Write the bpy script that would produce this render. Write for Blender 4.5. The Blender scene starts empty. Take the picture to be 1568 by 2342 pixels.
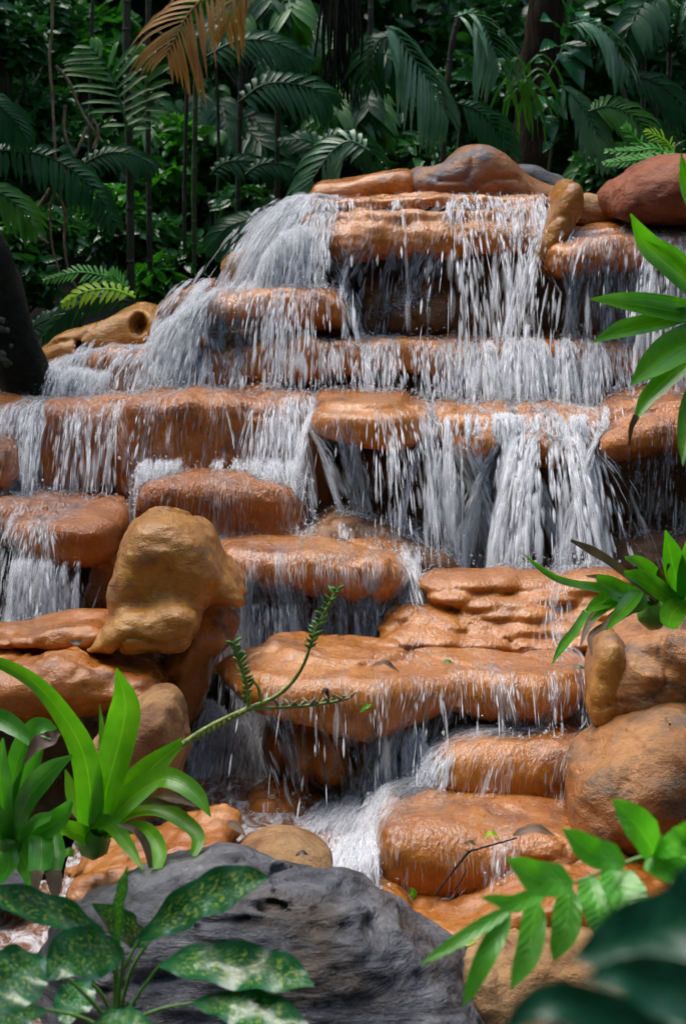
import bpy, math, random
import numpy as np
from mathutils import Vector

# ------------------------------------------------------------------ camera, sky, sun, exposure
F, HZ, CX, CAM_Z = 4697.0, 350.0, 784.0, 2.0
sc = bpy.context.scene
COL = sc.collection
cam_d = bpy.data.cameras.new("camera")
cam = bpy.data.objects.new("camera", cam_d)
COL.objects.link(cam)
cam.location = (0, 0, CAM_Z)
cam.rotation_euler = (math.radians(90), 0, 0)
cam_d.sensor_fit = 'VERTICAL'
cam_d.sensor_height = 23.6
cam_d.sensor_width = 15.8
cam_d.lens = F / 2342 * 23.6
cam_d.shift_y = -(1171 - HZ) / 2342
cam_d.clip_end = 300
cam_d.clip_start = 0.05
cam_d.dof.use_dof = True
cam_d.dof.focus_distance = 6.3
cam_d.dof.aperture_fstop = 3.6
sc.camera = cam

SUN_EL, SUN_AZ = math.radians(64), math.radians(312)
w = bpy.data.worlds.new("World")
sc.world = w
w.use_nodes = True
wn = w.node_tree
sky = wn.nodes.new("ShaderNodeTexSky")
sky.sky_type = 'NISHITA'
sky.sun_disc = False
sky.sun_elevation = SUN_EL
sky.sun_rotation = SUN_AZ
sky.air_density = 1.2
sky.dust_density = 2.5
hs = wn.nodes.new("ShaderNodeHueSaturation")      # thin cloud: whiter light than a clear sky
hs.inputs["Saturation"].default_value = 0.85
wn.links.new(sky.outputs[0], hs.inputs["Color"])
wn.links.new(hs.outputs[0], wn.nodes["Background"].inputs[0])
wn.nodes["Background"].inputs[1].default_value = 0.125

sun_d = bpy.data.lights.new("sun", 'SUN')
sun_d.energy = 1.45
sun_d.angle = math.radians(45)
sun_d.color = (1.0, 0.95, 0.88)
sun = bpy.data.objects.new("sun", sun_d)
COL.objects.link(sun)
# direction towards the sun (sky rotation turns clockwise from +Y)
sdir = Vector((math.sin(SUN_AZ) * math.cos(SUN_EL), math.cos(SUN_AZ) * math.cos(SUN_EL), math.sin(SUN_EL)))
sun.rotation_euler = sdir.to_track_quat('Z', 'Y').to_euler()
sun.location = (0, 5, 8)

sc.view_settings.view_transform = 'Standard'
sc.view_settings.look = 'None'
sc.view_settings.exposure = 1.35
sc.view_settings.gamma = 1.0
sc.render.engine = 'CYCLES'
sc.cycles.use_denoising = True
sc.cycles.max_bounces = 5
sc.cycles.use_adaptive_sampling = True
sc.cycles.adaptive_threshold = 0.03
sc.cycles.diffuse_bounces = 3
sc.cycles.glossy_bounces = 2
sc.cycles.transmission_bounces = 3
sc.cycles.transparent_max_bounces = 32
sc.cycles.sample_clamp_indirect = 4.0
sc.cycles.caustics_reflective = False
sc.cycles.caustics_refractive = False

# ------------------------------------------------------------------ helpers
def P(px, py, Y):
    return np.array([(px - CX) / F * Y, Y, CAM_Z - (py - HZ) / F * Y])

rng = np.random.default_rng(11)
_perm = np.random.default_rng(5).permutation(256).astype(np.int32)
_perm = np.concatenate([_perm, _perm, _perm])
_grad = np.random.default_rng(6).normal(size=(256, 3)).astype(np.float32)
_grad /= np.linalg.norm(_grad, axis=1, keepdims=True)

def noise(p):
    """gradient noise, p (n,3) -> about -0.7..0.7"""
    p = np.asarray(p, np.float32)
    i = np.floor(p).astype(np.int32)
    f = p - i
    u = f * f * f * (f * (f * 6 - 15) + 10)
    i &= 255
    out = np.zeros(len(p), np.float32)
    for dx in (0, 1):
        wx = u[:, 0] if dx else 1 - u[:, 0]
        for dy in (0, 1):
            wy = u[:, 1] if dy else 1 - u[:, 1]
            for dz in (0, 1):
                wz = u[:, 2] if dz else 1 - u[:, 2]
                h = _perm[_perm[_perm[(i[:, 0] + dx) & 255] + ((i[:, 1] + dy) & 255)] + ((i[:, 2] + dz) & 255)]
                g = _grad[h]
                d = g[:, 0] * (f[:, 0] - dx) + g[:, 1] * (f[:, 1] - dy) + g[:, 2] * (f[:, 2] - dz)
                out += wx * wy * wz * d
    return out * 1.6

def fbm(p, octv=3):
    o = 0; a = 1.0
    for k in range(octv):
        o = o + a * noise(p * (2.03 ** k) + 17.3 * k)
        a *= 0.5
    return o

def mesh_obj(name, verts, faces, mat=None, parent=None, smooth=True, base=True):
    """link verts/faces (numpy) as one mesh object, origin at its base centre"""
    verts = np.asarray(verts, np.float64)
    org = np.zeros(3)
    if base and parent is None:
        org = np.array([(verts[:, 0].min() + verts[:, 0].max()) / 2, (verts[:, 1].min() + verts[:, 1].max()) / 2, verts[:, 2].min()])
    elif parent is not None:
        org = np.array(parent['_org'])
    me = bpy.data.meshes.new(name)
    v = (verts - org).astype(np.float32)
    if isinstance(faces, np.ndarray):
        n, k = faces.shape
        me.vertices.add(len(v)); me.vertices.foreach_set("co", v.ravel())
        me.loops.add(n * k); me.loops.foreach_set("vertex_index", faces.astype(np.int32).ravel())
        me.polygons.add(n)
        me.polygons.foreach_set("loop_start", np.arange(0, n * k, k, dtype=np.int32))
        me.update(calc_edges=True)
    else:
        me.from_pydata([tuple(a) for a in v], [], faces)
    if smooth and len(me.polygons):
        me.polygons.foreach_set("use_smooth", np.ones(len(me.polygons), bool))
    if mat: me.materials.append(mat)
    me.update()
    o = bpy.data.objects.new(name, me)
    COL.objects.link(o)
    if parent is None:
        o.location = org
    else:
        o.parent = parent
    o['_org'] = [float(a) for a in org]
    return o

def empty(name, loc):
    o = bpy.data.objects.new(name, None)
    o.empty_display_size = 0.1
    COL.objects.link(o)
    o.location = [float(a) for a in loc]
    o['_org'] = [float(a) for a in loc]
    return o

def tag(o, label=None, cat=None, group=None, kind=None):
    if label: o['label'] = label
    if cat: o['category'] = cat
    if group: o['group'] = group
    if kind: o['kind'] = kind
    return o

# ------------------------------------------------------------------ material helpers
def new_mat(name):
    m = bpy.data.materials.new(name)
    m.use_nodes = True
    nt = m.node_tree
    b = nt.nodes["Principled BSDF"]
    return m, nt, b

def N(nt, t, **kw):
    n = nt.nodes.new(t)
    for k, v in kw.items(): setattr(n, k, v)
    return n

def ramp(nt, src, stops):
    r = nt.nodes.new("ShaderNodeValToRGB")
    el = r.color_ramp.elements
    while len(el) < len(stops): el.new(0.5)
    for e, (p, c) in zip(el, stops):
        e.position = p
        e.color = (c[0], c[1], c[2], 1) if not isinstance(c, (int, float)) else (c, c, c, 1)
    nt.links.new(src, r.inputs[0])
    return r.outputs[0]

def tex_noise(nt, vec, scale, detail=3, rough=0.55, stretch=None, dist=0.0):
    if stretch:
        mp = nt.nodes.new("ShaderNodeMapping")
        mp.inputs["Scale"].default_value = stretch
        nt.links.new(vec, mp.inputs["Vector"])
        vec = mp.outputs[0]
    t = nt.nodes.new("ShaderNodeTexNoise")
    t.inputs["Scale"].default_value = scale
    t.inputs["Detail"].default_value = detail
    t.inputs["Roughness"].default_value = rough
    t.inputs["Distortion"].default_value = dist
    nt.links.new(vec, t.inputs["Vector"])
    return t.outputs["Fac"]

def mixc(nt, fac, a, b, mode='MIX'):
    m = nt.nodes.new("ShaderNodeMix")
    m.data_type = 'RGBA'; m.blend_type = mode
    for sock, v in ((m.inputs[0], fac), (m.inputs[6], a), (m.inputs[7], b)):
        if hasattr(v, 'links'): nt.links.new(v, sock)
        elif isinstance(v, (int, float)): sock.default_value = v
        else: sock.default_value = (v[0], v[1], v[2], 1)
    return m.outputs[2]

def mth(nt, op, a, b=None, clamp=False):
    m = nt.nodes.new("ShaderNodeMath"); m.operation = op; m.use_clamp = clamp
    for s, v in ((m.inputs[0], a), (m.inputs[1], b)):
        if v is None: continue
        if hasattr(v, 'links'): nt.links.new(v, s)
        else: s.default_value = v
    return m.outputs[0]

def rock_mat(name, ca, cb, cc=None, cc_at=0.6, wet=0.22, flow=0.0, crack=0.3, rough_bump=0.3, grain=0.35, coat=0.6):
    """ca/cb main colours, cc a stain colour past cc_at; flow = strength of vertical water-film ripples"""
    m, nt, b = new_mat(name)
    geo = N(nt, "ShaderNodeNewGeometry")
    pos = geo.outputs["Position"]
    n1 = tex_noise(nt, pos, 3.2, 5, 0.6)
    col = ramp(nt, n1, [(0.32, ca), (0.68, cb)])
    if cc is not None:
        n2 = tex_noise(nt, pos, 4.3, 6, 0.62, stretch=(1, 1, 1.6), dist=0.6)
        col = mixc(nt, ramp(nt, n2, [(cc_at - 0.07, 0.0), (cc_at + 0.07, 1.0)]), col, cc)
    n3 = tex_noise(nt, pos, 38, 5, 0.7)
    col = mixc(nt, grain, col, ramp(nt, n3, [(0.3, (0.35, 0.33, 0.32)), (0.52, (1, 1, 1)), (0.75, (1.25, 1.2, 1.1))]), 'MULTIPLY')
    nt.links.new(col, b.inputs["Base Color"])
    r = ramp(nt, tex_noise(nt, pos, 14, 4), [(0.35, wet), (0.7, min(1, wet + 0.3))])
    nt.links.new(r, b.inputs["Roughness"])
    b.inputs["Specular IOR Level"].default_value = 0.22
    if coat:
        b.inputs["Coat Weight"].default_value = min(1, coat * 0.9)
        b.inputs["Coat IOR"].default_value = 1.4
        b.inputs["Coat Roughness"].default_value = 0.14
    # bumps: grain, pits, cracks, film
    h = mth(nt, 'MULTIPLY', tex_noise(nt, pos, 95, 4, 0.75), 0.5 * rough_bump)
    h = mth(nt, 'ADD', h, mth(nt, 'MULTIPLY', tex_noise(nt, pos, 13, 4, 0.6, stretch=(1, 1, 2.2)), 1.1 * rough_bump))
    if crack > 0.5:
        v = N(nt, "ShaderNodeTexNoise"); v.inputs["Scale"].default_value = 4.0; v.inputs["Detail"].default_value = 6
        v.inputs["Roughness"].default_value = 0.68; v.inputs["Distortion"].default_value = 0.5
        mp = N(nt, "ShaderNodeMapping"); mp.inputs["Scale"].default_value = (0.9, 1.2, 5.0); mp.inputs["Rotation"].default_value = (0, -0.45, 0)
        nt.links.new(pos, mp.inputs[0]); nt.links.new(mp.outputs[0], v.inputs["Vector"])
        h = mth(nt, 'ADD', h, mth(nt, 'MULTIPLY', v.outputs["Fac"], crack * 4))
        col = mixc(nt, 0.9, col, ramp(nt, v.outputs["Fac"], [(0.36, (0.28, 0.27, 0.27)), (0.5, (1, 1, 1)), (0.66, (1.7, 1.65, 1.55))]), 'MULTIPLY')
        nt.links.new(col, b.inputs["Base Color"])
    if flow > 0:
        s = tex_noise(nt, pos, 6, 4, 0.6, stretch=(16, 16, 1.3), dist=0.3)
        h = mth(nt, 'ADD', h, mth(nt, 'MULTIPLY', s, flow))
    bm = N(nt, "ShaderNodeBump"); bm.inputs["Distance"].default_value = 0.02; bm.inputs["Strength"].default_value = 0.8
    nt.links.new(h, bm.inputs["Height"])
    nt.links.new(bm.outputs[0], b.inputs["Normal"])
    nt.links.new(bm.outputs[0], b.inputs["Coat Normal"])
    b.inputs["Coat Tint"].default_value = (1.0, 0.97, 0.94, 1)
    return m

OR1, OR2 = (0.36, 0.112, 0.010), (0.53, 0.205, 0.028)
RED1, RED2 = (0.35, 0.098, 0.008), (0.47, 0.16, 0.020)
OCH1, OCH2 = (0.34, 0.130, 0.012), (0.48, 0.23, 0.040)
GRY = (0.16, 0.155, 0.16)
M = {}
M['orange'] = rock_mat('wet_orange_rock', OR1, OR2, (0.24, 0.075, 0.012), 0.6, wet=0.14, coat=1.3, flow=0.32, crack=0.0, rough_bump=0.10, grain=0.45)
M['red'] = rock_mat('wet_red_rock', RED1, RED2, (0.20, 0.06, 0.016), 0.58, wet=0.16, coat=1.2, flow=0.5, crack=0.12, rough_bump=0.35, grain=0.35)
M['ochre'] = rock_mat('wet_ochre_rock', OCH1, OCH2, (0.20, 0.10, 0.05), 0.62, wet=0.2, crack=0.25, rough_bump=0.5, grain=0.5, coat=0.8)
M['tan'] = rock_mat('tan_rock', (0.33, 0.17, 0.06), (0.43, 0.26, 0.12), (0.22, 0.10, 0.04), 0.56, wet=0.4, crack=0.25, rough_bump=0.9, grain=0.6, coat=0.15)
M['amber'] = rock_mat('wet_amber_rock', (0.36, 0.105, 0.010), (0.50, 0.195, 0.028), (0.14, 0.05, 0.02), 0.62, wet=0.16, crack=0.25, rough_bump=0.4, grain=0.45, coat=1.0)
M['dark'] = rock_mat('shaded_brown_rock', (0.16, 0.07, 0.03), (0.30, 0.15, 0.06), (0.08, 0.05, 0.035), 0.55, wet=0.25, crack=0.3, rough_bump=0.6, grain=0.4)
M['grey'] = rock_mat('grey_boulder_rock', (0.065, 0.07, 0.085), (0.155, 0.16, 0.18), (0.065, 0.05, 0.04), 0.58, wet=0.32, crack=0.52, rough_bump=0.8, grain=0.75, coat=0.15)
M['browngrey'] = rock_mat('brown_rock_with_grey_back', (0.25, 0.10, 0.032), (0.34, 0.16, 0.06), (0.10, 0.10, 0.12), 0.53, wet=0.3, crack=0.25, rough_bump=0.6, grain=0.5, coat=0.3)
M['redgrey'] = rock_mat('rust_rock_with_grey_patches', (0.34, 0.12, 0.03), (0.46, 0.22, 0.075), (0.14, 0.09, 0.055), 0.56, wet=0.26, crack=0.3, rough_bump=0.7, grain=0.6, coat=0.6)
M['redmatte'] = rock_mat('dull_red_rock', (0.17, 0.045, 0.018), (0.26, 0.08, 0.035), (0.12, 0.035, 0.018), 0.6, wet=0.5, crack=0.15, rough_bump=0.7, grain=0.4, coat=0.1)

# ------------------------------------------------------------------ signed-distance rocks
def sd_poly(x, z, poly):
    """signed distance of points to polygon (negative inside)"""
    poly = np.asarray(poly, np.float32)
    d = np.full(x.shape, 1e9, np.float32)
    s = np.ones(x.shape, np.float32)
    n = len(poly)
    for i in range(n):
        a = poly[i]; b = poly[i - 1]
        e = b - a
        wx = x - a[0]; wz = z - a[1]
        t = np.clip((wx * e[0] + wz * e[1]) / (e[0] ** 2 + e[1] ** 2 + 1e-12), 0, 1)
        bx = wx - e[0] * t; bz = wz - e[1] * t
        d = np.minimum(d, bx * bx + bz * bz)
        c1 = z >= a[1]; c2 = z < b[1]; c3 = e[0] * wz > e[1] * wx
        flip = (c1 & c2 & c3) | (~c1 & ~c2 & ~c3)
        s = np.where(flip, -s, s)
    return s * np.sqrt(d)

def chaikin(p, n=2):
    p = np.asarray(p, float)
    for _ in range(n):
        q = np.roll(p, -1, 0)
        p = np.stack([0.75 * p + 0.25 * q, 0.25 * p + 0.75 * q], 1).reshape(-1, p.shape[1])
    return p

class Face:
    """outline in the x-z plane, own thickness, rounded towards front and back"""
    def __init__(s, poly, Yf, depth, r, ky=1.0, smooth=2, bow=None, rim=None):
        """rim: the outline's top is the front edge, else it is the skyline of the top"""
        s.Yf, s.D, s.r, s.ky = Yf, depth / 2, r, ky
        if rim is None: rim = depth > 0.58 and r < 0.12
        q = chaikin(poly, smooth)
        p0, p1 = q[:, 1].min(), q[:, 1].max()
        t = np.clip(((q[:, 1] - p0) / (p1 - p0) - 0.6) / 0.4, 0, 1) if not rim else np.ones(len(q))
        Yz = (Yf + depth - r) * (1 - t) + (Yf + r * 0.6) * t
        Yx = Yf + min(s.D, r * 1.1)
        s.poly = np.stack([(q[:, 0] - CX) / F * Yx, CAM_Z - (q[:, 1] - HZ) / F * Yz], 1)
        s.bow = None
        if bow is not None: s.bow = ([(b[0] - CX) / F * Yf for b in bow], [b[1] for b in bow])
    def bounds(s):
        lo = np.array([s.poly[:, 0].min(), s.Yf, s.poly[:, 1].min()])
        hi = np.array([s.poly[:, 0].max(), s.Yf + 2 * s.D, s.poly[:, 1].max()])
        if s.bow: lo[1] += min(s.bow[1]); hi[1] += max(s.bow[1])
        return lo, hi
    def d(s, X, Y, Z):
        yy = Y - (s.Yf + s.D)
        x1 = X[:, 0, 0]
        if s.bow: yy = yy - np.interp(x1, *s.bow).astype(np.float32)[:, None, None]
        s2 = sd_poly(X[:, 0, :], Z[:, 0, :], s.poly)[:, None, :]
        a = s2 + s.r
        b = (np.abs(yy) - s.D) / s.ky + s.r
        return np.hypot(np.maximum(a, 0), np.maximum(b, 0)) + np.minimum(np.maximum(a, b), 0) - s.r

class Slab:
    """plan outline (px, Y) at height of py at Yref; thickness from top/bottom picture rows at Yref"""
    def __init__(s, plan, Yref, top, bot, r, smooth=2):
        pts = np.array([[(a - CX) / F * Yq, Yq] for a, Yq in plan])
        s.poly = chaikin(pts, smooth)
        s.Yref = Yref
        f = lambda L: ([(a - CX) / F * Yref for a, _ in L], [P(0, b, Yref)[2] for _, b in L])
        s.top, s.bot, s.r = f(top), f(bot), r
    def bounds(s):
        return (np.array([s.poly[:, 0].min(), s.poly[:, 1].min(), min(s.bot[1])]),
                np.array([s.poly[:, 0].max(), s.poly[:, 1].max(), max(s.top[1])]))
    def d(s, X, Y, Z):
        x1 = X[:, 0, 0]
        zt = np.interp(x1, *s.top).astype(np.float32)[:, None, None]
        zb = np.interp(x1, *s.bot).astype(np.float32)[:, None, None]
        s2 = sd_poly(X[:, :, 0], Y[:, :, 0], s.poly)[:, :, None]
        a = s2 + s.r
        b = np.abs(Z - (zt + zb) / 2) - (zt - zb) / 2 + s.r
        return np.hypot(np.maximum(a, 0), np.maximum(b, 0)) + np.minimum(np.maximum(a, b), 0) - s.r

class Ell:
    """ellipsoid: centre px,py at Y; radii in picture px for x,z and metres for y"""
    def __init__(s, px, py, Y, rx, rz, ry, tilt=0.0):
        s.c = P(px, py, Y); s.R = np.array([rx / F * Y, ry, rz / F * Y]); s.t = math.radians(tilt)
    def bounds(s):
        e = s.R.copy()
        if s.t:
            m = max(e[0], e[2]); e[0] = e[2] = m
        return s.c - e, s.c + e
    def d(s, X, Y, Z):
        x = X - s.c[0]; y = Y - s.c[1]; z = Z - s.c[2]
        if s.t:
            c, n = math.cos(s.t), math.sin(s.t)
            x, z = c * x + n * z, -n * x + c * z
        k0 = np.sqrt((x / s.R[0]) ** 2 + (y / s.R[1]) ** 2 + (z / s.R[2]) ** 2)
        k1 = np.sqrt((x / s.R[0] ** 2) ** 2 + (y / s.R[1] ** 2) ** 2 + (z / s.R[2] ** 2) ** 2) + 1e-6
        return k0 * (k0 - 1) / k1

def surface_nets(V, org, h):
    nx, ny, nz = V.shape
    ins = V < 0
    cnt = np.zeros((nx - 1, ny - 1, nz - 1), np.uint8)
    for i in (0, 1):
        for j in (0, 1):
            for k in (0, 1):
                cnt += ins[i:nx - 1 + i, j:ny - 1 + j, k:nz - 1 + k]
    act = (cnt > 0) & (cnt < 8)
    I = np.argwhere(act)
    idx = np.full(act.shape, -1, np.int32)
    idx[act] = np.arange(len(I))
    acc = np.zeros((len(I), 3), np.float32); num = np.zeros(len(I), np.float32)
    cor = [(i, j, k) for i in (0, 1) for j in (0, 1) for k in (0, 1)]
    for a in cor:
        for ax in range(3):
            if a[ax]: continue
            b = list(a); b[ax] = 1
            va = V[I[:, 0] + a[0], I[:, 1] + a[1], I[:, 2] + a[2]]
            vb = V[I[:, 0] + b[0], I[:, 1] + b[1], I[:, 2] + b[2]]
            x = (va < 0) != (vb < 0)
            t = np.where(x, va / np.where(va == vb, 1, va - vb), 0)
            p = np.tile(np.array(a, np.float32), (len(I), 1)); p[:, ax] = t
            acc += p * x[:, None]; num += x
    verts = (I + acc / num[:, None]) * h + org
    quads = []
    for ax in range(3):
        sl0 = [slice(1, -1)] * 3; sl1 = [slice(1, -1)] * 3
        sl0[ax] = slice(0, -1); sl1[ax] = slice(1, None)
        A = ins[tuple(sl0)]; B = ins[tuple(sl1)]
        E = np.argwhere(A != B)
        if not len(E): continue
        off = np.ones(3, int); off[ax] = 0
        E = E + off
        u, v = [(1, 2), (2, 0), (0, 1)][ax]
        c = []
        for du, dv in ((-1, -1), (0, -1), (0, 0), (-1, 0)):
            q = E.copy(); q[:, u] += du; q[:, v] += dv
            c.append(idx[q[:, 0], q[:, 1], q[:, 2]])
        q = np.stack(c, 1)
        a_in = ins[E[:, 0], E[:, 1], E[:, 2]]
        q[~a_in] = q[~a_in][:, ::-1]
        quads.append(q)
    return verts, np.concatenate(quads)

# coarse global field that the water follows
GH = 0.015
G_lo = np.array([-1.6, 5.0, -0.25]); G_hi = np.array([1.6, 9.2, 2.15])
G_n = np.ceil((G_hi - G_lo) / GH).astype(int)
GRID = np.full(tuple(G_n), 0.3, np.float32)

def build_sdf(prims, k, disp, lo, hi, h, cuts=(), groove=None):
    n = np.ceil((hi - lo) / h).astype(int) + 1
    ax = [lo[i] + h * np.arange(n[i], dtype=np.float32) for i in range(3)]
    X, Y, Z = np.meshgrid(*[a.astype(np.float32) for a in ax], indexing='ij')
    V = None
    for p in prims:
        d = p.d(X, Y, Z)
        d = np.broadcast_to(d, X.shape)
        if V is None: V = d.copy()
        elif k > 0:
            t = np.clip(0.5 + 0.5 * (V - d) / k, 0, 1)
            V = V * (1 - t) + d * t - k * t * (1 - t)
        else: V = np.minimum(V, d)
    for p in cuts:
        d = -np.broadcast_to(p.d(X, Y, Z), X.shape)
        kk = 0.012
        t = np.clip(0.5 - 0.5 * (V - d) / kk, 0, 1)
        V = V * (1 - t) + d * t + kk * t * (1 - t)
    for amp, freq, st in disp:
        band = np.abs(V) < 0.12
        pts = np.stack([X[band], Y[band], Z[band]], 1) * np.array([freq, freq, freq * st], np.float32)
        V[band] += (amp * fbm(pts, 2)).astype(np.float32)
    if groove:
        amp, freq, st = groove
        band = np.abs(V) < 0.12
        pts = np.stack([X[band], Y[band], Z[band]], 1)
        pts = pts + 0.10 * np.stack([noise(pts * 5), noise(pts * 5 + 9), noise(pts * 5 + 21)], 1)
        g = noise(pts * np.array([freq, freq, freq * st]) + 40)
        g2 = noise(pts * 2.1 + 77)
        V[band] += (amp * np.exp(-(g / 0.045) ** 2) * np.clip(g2 * 3 + 0.6, 0, 1)).astype(np.float32)
    return V, ax

ROCKS = []
def rock(name, label, prims, mat, k=0.03, disp=((0.02, 3.5, 1.3), (0.006, 14, 1.5)), h=0.011, cat='rock', group=None, grid=True, cuts=(), groove=None):
    if groove is None: groove = (0.010, 2.2, 2.4) if mat in ('red', 'orange') else (0.014, 2.6, 1.7)
    lo = np.min([p.bounds()[0] for p in prims], 0) - 0.06
    hi = np.max([p.bounds()[1] for p in prims], 0) + 0.06
    V, ax = build_sdf(prims, k, disp, lo, hi, h, cuts, groove)
    V[0] = V[-1] = np.maximum(V[0], 0.01).max(); V[:, 0] = V[:, -1] = 0.02; V[:, :, 0] = V[:, :, -1] = 0.02
    v, q = surface_nets(V, lo, h)
    o = mesh_obj(name, v, q, M[mat])
    tag(o, label, cat, group)
    if grid:
        # resample onto the coarse field
        i0 = np.maximum(np.ceil((lo - G_lo) / GH).astype(int), 0)
        i1 = np.minimum(np.floor((hi - G_lo) / GH).astype(int), G_n - 1)
        if np.all(i1 > i0):
            ii = [np.clip(np.round((G_lo[a] + GH * np.arange(i0[a], i1[a]) - lo[a]) / h).astype(int), 0, V.shape[a] - 1) for a in range(3)]
            sub = V[np.ix_(*ii)]
            g = GRID[i0[0]:i1[0], i0[1]:i1[1], i0[2]:i1[2]]
            np.minimum(g, sub, out=g)
    ROCKS.append(o)
    return o

#STAGE_ROCKS
CR = 'water-worn rocks of the cascade'
D1 = ((0.02, 3.5, 1.3), (0.006, 14, 1.5))
DW = ((0.022, 4.0, 1.0), (0.007, 13, 1.0))
DR = ((0.022, 4.0, 1.1), (0.007, 12, 1.4), (0.0025, 36, 1.3))

# --- summit
rock('rock', 'low tan rock at the left end of the summit, beside the humped boulder',
     [Face([(703, 470), (710, 425), (735, 414), (784, 413), (844, 397), (934, 384), (950, 400), (960, 470)], 8.22, 0.5, 0.06)], 'amber', disp=((0.010, 4, 1), (0.004, 14, 1.4)))
rock('boulder', 'humped brown boulder with a slate grey back, highest point of the cascade',
     [Face([(930, 384), (1009, 378), (1034, 357), (1064, 337), (1104, 329), (1144, 343), (1179, 370), (1199, 393), (1234, 413), (1290, 430), (1300, 480), (930, 480)], 8.20, 0.55, 0.1)],
     'browngrey', disp=((0.010, 4, 1), (0.004, 14, 1.4)))
rock('rock', 'flat dark grey rock behind the right foot of the humped summit boulder',
     [Face([(1160, 385), (1219, 381), (1264, 398), (1300, 420), (1300, 470), (1160, 470)], 8.55, 0.3, 0.05)], 'grey')
rock('rock', 'upright tan and grey rock leaning at the right end of the top water basin',
     [Face([(1222, 610), (1238, 550), (1258, 480), (1284, 412), (1316, 410), (1333, 426), (1336, 462), (1322, 500), (1292, 548), (1256, 596)], 7.7, 0.4, 0.07)], 'ochre', disp=((0.015, 4, 1), (0.006, 13, 1.3)))
rock('rock_ledge', 'topmost layered orange ledge that the water pours over on all sides',
     [Face([(688, 484), (700, 460), (740, 452), (934, 446), (1184, 447), (1260, 452), (1262, 480), (690, 486)], 7.94, 0.6, 0.03),
      Face([(684, 500), (700, 480), (800, 474), (1000, 468), (1150, 474), (1235, 470), (1250, 500), (1200, 520), (700, 525)], 7.87, 0.5, 0.04),
      Face([(690, 520), (740, 502), (860, 500), (900, 510), (1000, 496), (1200, 498), (1262, 510), (1262, 535), (1234, 560), (1180, 578), (1080, 590), (984, 588), (884, 583), (824, 602), (770, 604), (730, 585)], 7.80, 0.5, 0.085),
      Ell(790, 560, 7.87, 60, 42, 0.12)],
     'orange', k=0.015, disp=((0.018, 4, 1.6), (0.008, 15, 2)), group=CR)
rock('rock', 'pale tan rock behind the upright rock at the top right',
     [Face([(1295, 520), (1300, 470), (1330, 450), (1380, 452), (1410, 475), (1422, 520)], 8.05, 0.35, 0.07)], 'tan', disp=DR)
rock('boulder', 'large dull red boulder at the top right edge above the water',
     [Face([(1394, 470), (1400, 440), (1414, 415), (1454, 388), (1504, 370), (1554, 356), (1660, 346), (1700, 400), (1700, 530), (1500, 512), (1440, 512), (1402, 498)], 7.60, 0.7, 0.16)], 'redmatte', disp=DR)
rock('rock_ledge', 'thin orange ledge under the pale rock at the top right',
     [Face([(1288, 545), (1294, 525), (1360, 515), (1450, 512), (1600, 515), (1600, 550), (1300, 552)], 7.82, 0.4, 0.03)], 'orange', group=CR)
rock('rock_ledge', 'right upper ledge covered by white rushing water below the dull red boulder',
     [Face([(1246, 610), (1258, 572), (1300, 552), (1384, 540), (1500, 534), (1720, 530), (1720, 645), (1500, 640), (1400, 622), (1320, 636), (1262, 632)], 7.60, 0.7, 0.09)], 'orange', disp=DW, group=CR)
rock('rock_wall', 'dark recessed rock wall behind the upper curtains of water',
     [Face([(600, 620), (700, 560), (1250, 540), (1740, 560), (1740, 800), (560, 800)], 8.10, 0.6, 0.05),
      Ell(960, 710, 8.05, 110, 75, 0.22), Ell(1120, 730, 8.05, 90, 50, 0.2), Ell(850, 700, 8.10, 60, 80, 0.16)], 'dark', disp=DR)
rock('rock', 'small round tan knob rock at the left of the upper cascade',
     [Face([(498, 612), (518, 580), (555, 566), (587, 570), (596, 605), (604, 655), (500, 655)], 8.00, 0.25, 0.08)], 'tan', disp=DR)
rock('rock', 'dark grey rock tucked behind the upper left water',
     [Face([(580, 590), (590, 545), (620, 528), (680, 520), (700, 600)], 8.15, 0.3, 0.07)], 'grey', disp=DR)
rock('rock', 'sloping grey brown rock left of the upper left water',
     [Face([(350, 725), (365, 695), (400, 663), (450, 640), (490, 632), (500, 670), (480, 730)], 7.90, 0.35, 0.06)], 'browngrey', disp=DR)
rock('rock_ledge', 'upper left orange ledge washed by thick white water',
     [Face([(452, 700), (475, 662), (520, 651), (600, 646), (700, 642), (790, 650), (790, 748), (700, 750), (560, 742), (478, 735)], 7.65, 0.5, 0.09)], 'orange', disp=DW, group=CR)
rock('rock', 'shiny ochre rock with two round holes at the left side of the cascade',
     [Face([(84, 870), (95, 805), (118, 775), (165, 750), (220, 728), (280, 704), (322, 694), (362, 704), (380, 728), (372, 775), (330, 800), (200, 860)], 7.9, 0.4, 0.09)],
     'ochre', disp=DR, cuts=[Ell(187, 795, 7.91, 26, 22, 0.15), Ell(317, 742, 7.94, 14, 21, 0.13)])
# --- second tier
rock('rock_ledge', 'second tier long ledge spanning the cascade under the upper curtains',
     [Slab([(95, 7.95), (130, 7.75), (250, 7.66), (420, 7.64), (560, 7.68), (700, 7.6), (900, 7.58), (1100, 7.62), (1250, 7.56), (1400, 7.62), (1740, 7.6), (1740, 8.3), (520, 8.3), (300, 8.2), (130, 8.15)],
           7.65, [(95, 830), (200, 812), (350, 800), (560, 786), (700, 780), (1740, 784)],
           [(95, 925), (250, 930), (400, 925), (520, 905), (620, 880), (800, 866), (1200, 862), (1740, 872)], 0.055)],
     'orange', disp=((0.03, 4.5, 0.7), (0.008, 13, 1)), group=CR)
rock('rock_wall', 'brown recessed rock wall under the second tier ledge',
     [Face([(300, 880), (600, 850), (1740, 850), (1740, 960), (300, 960)], 7.8, 0.6, 0.05)], 'dark', disp=DR)
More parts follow.
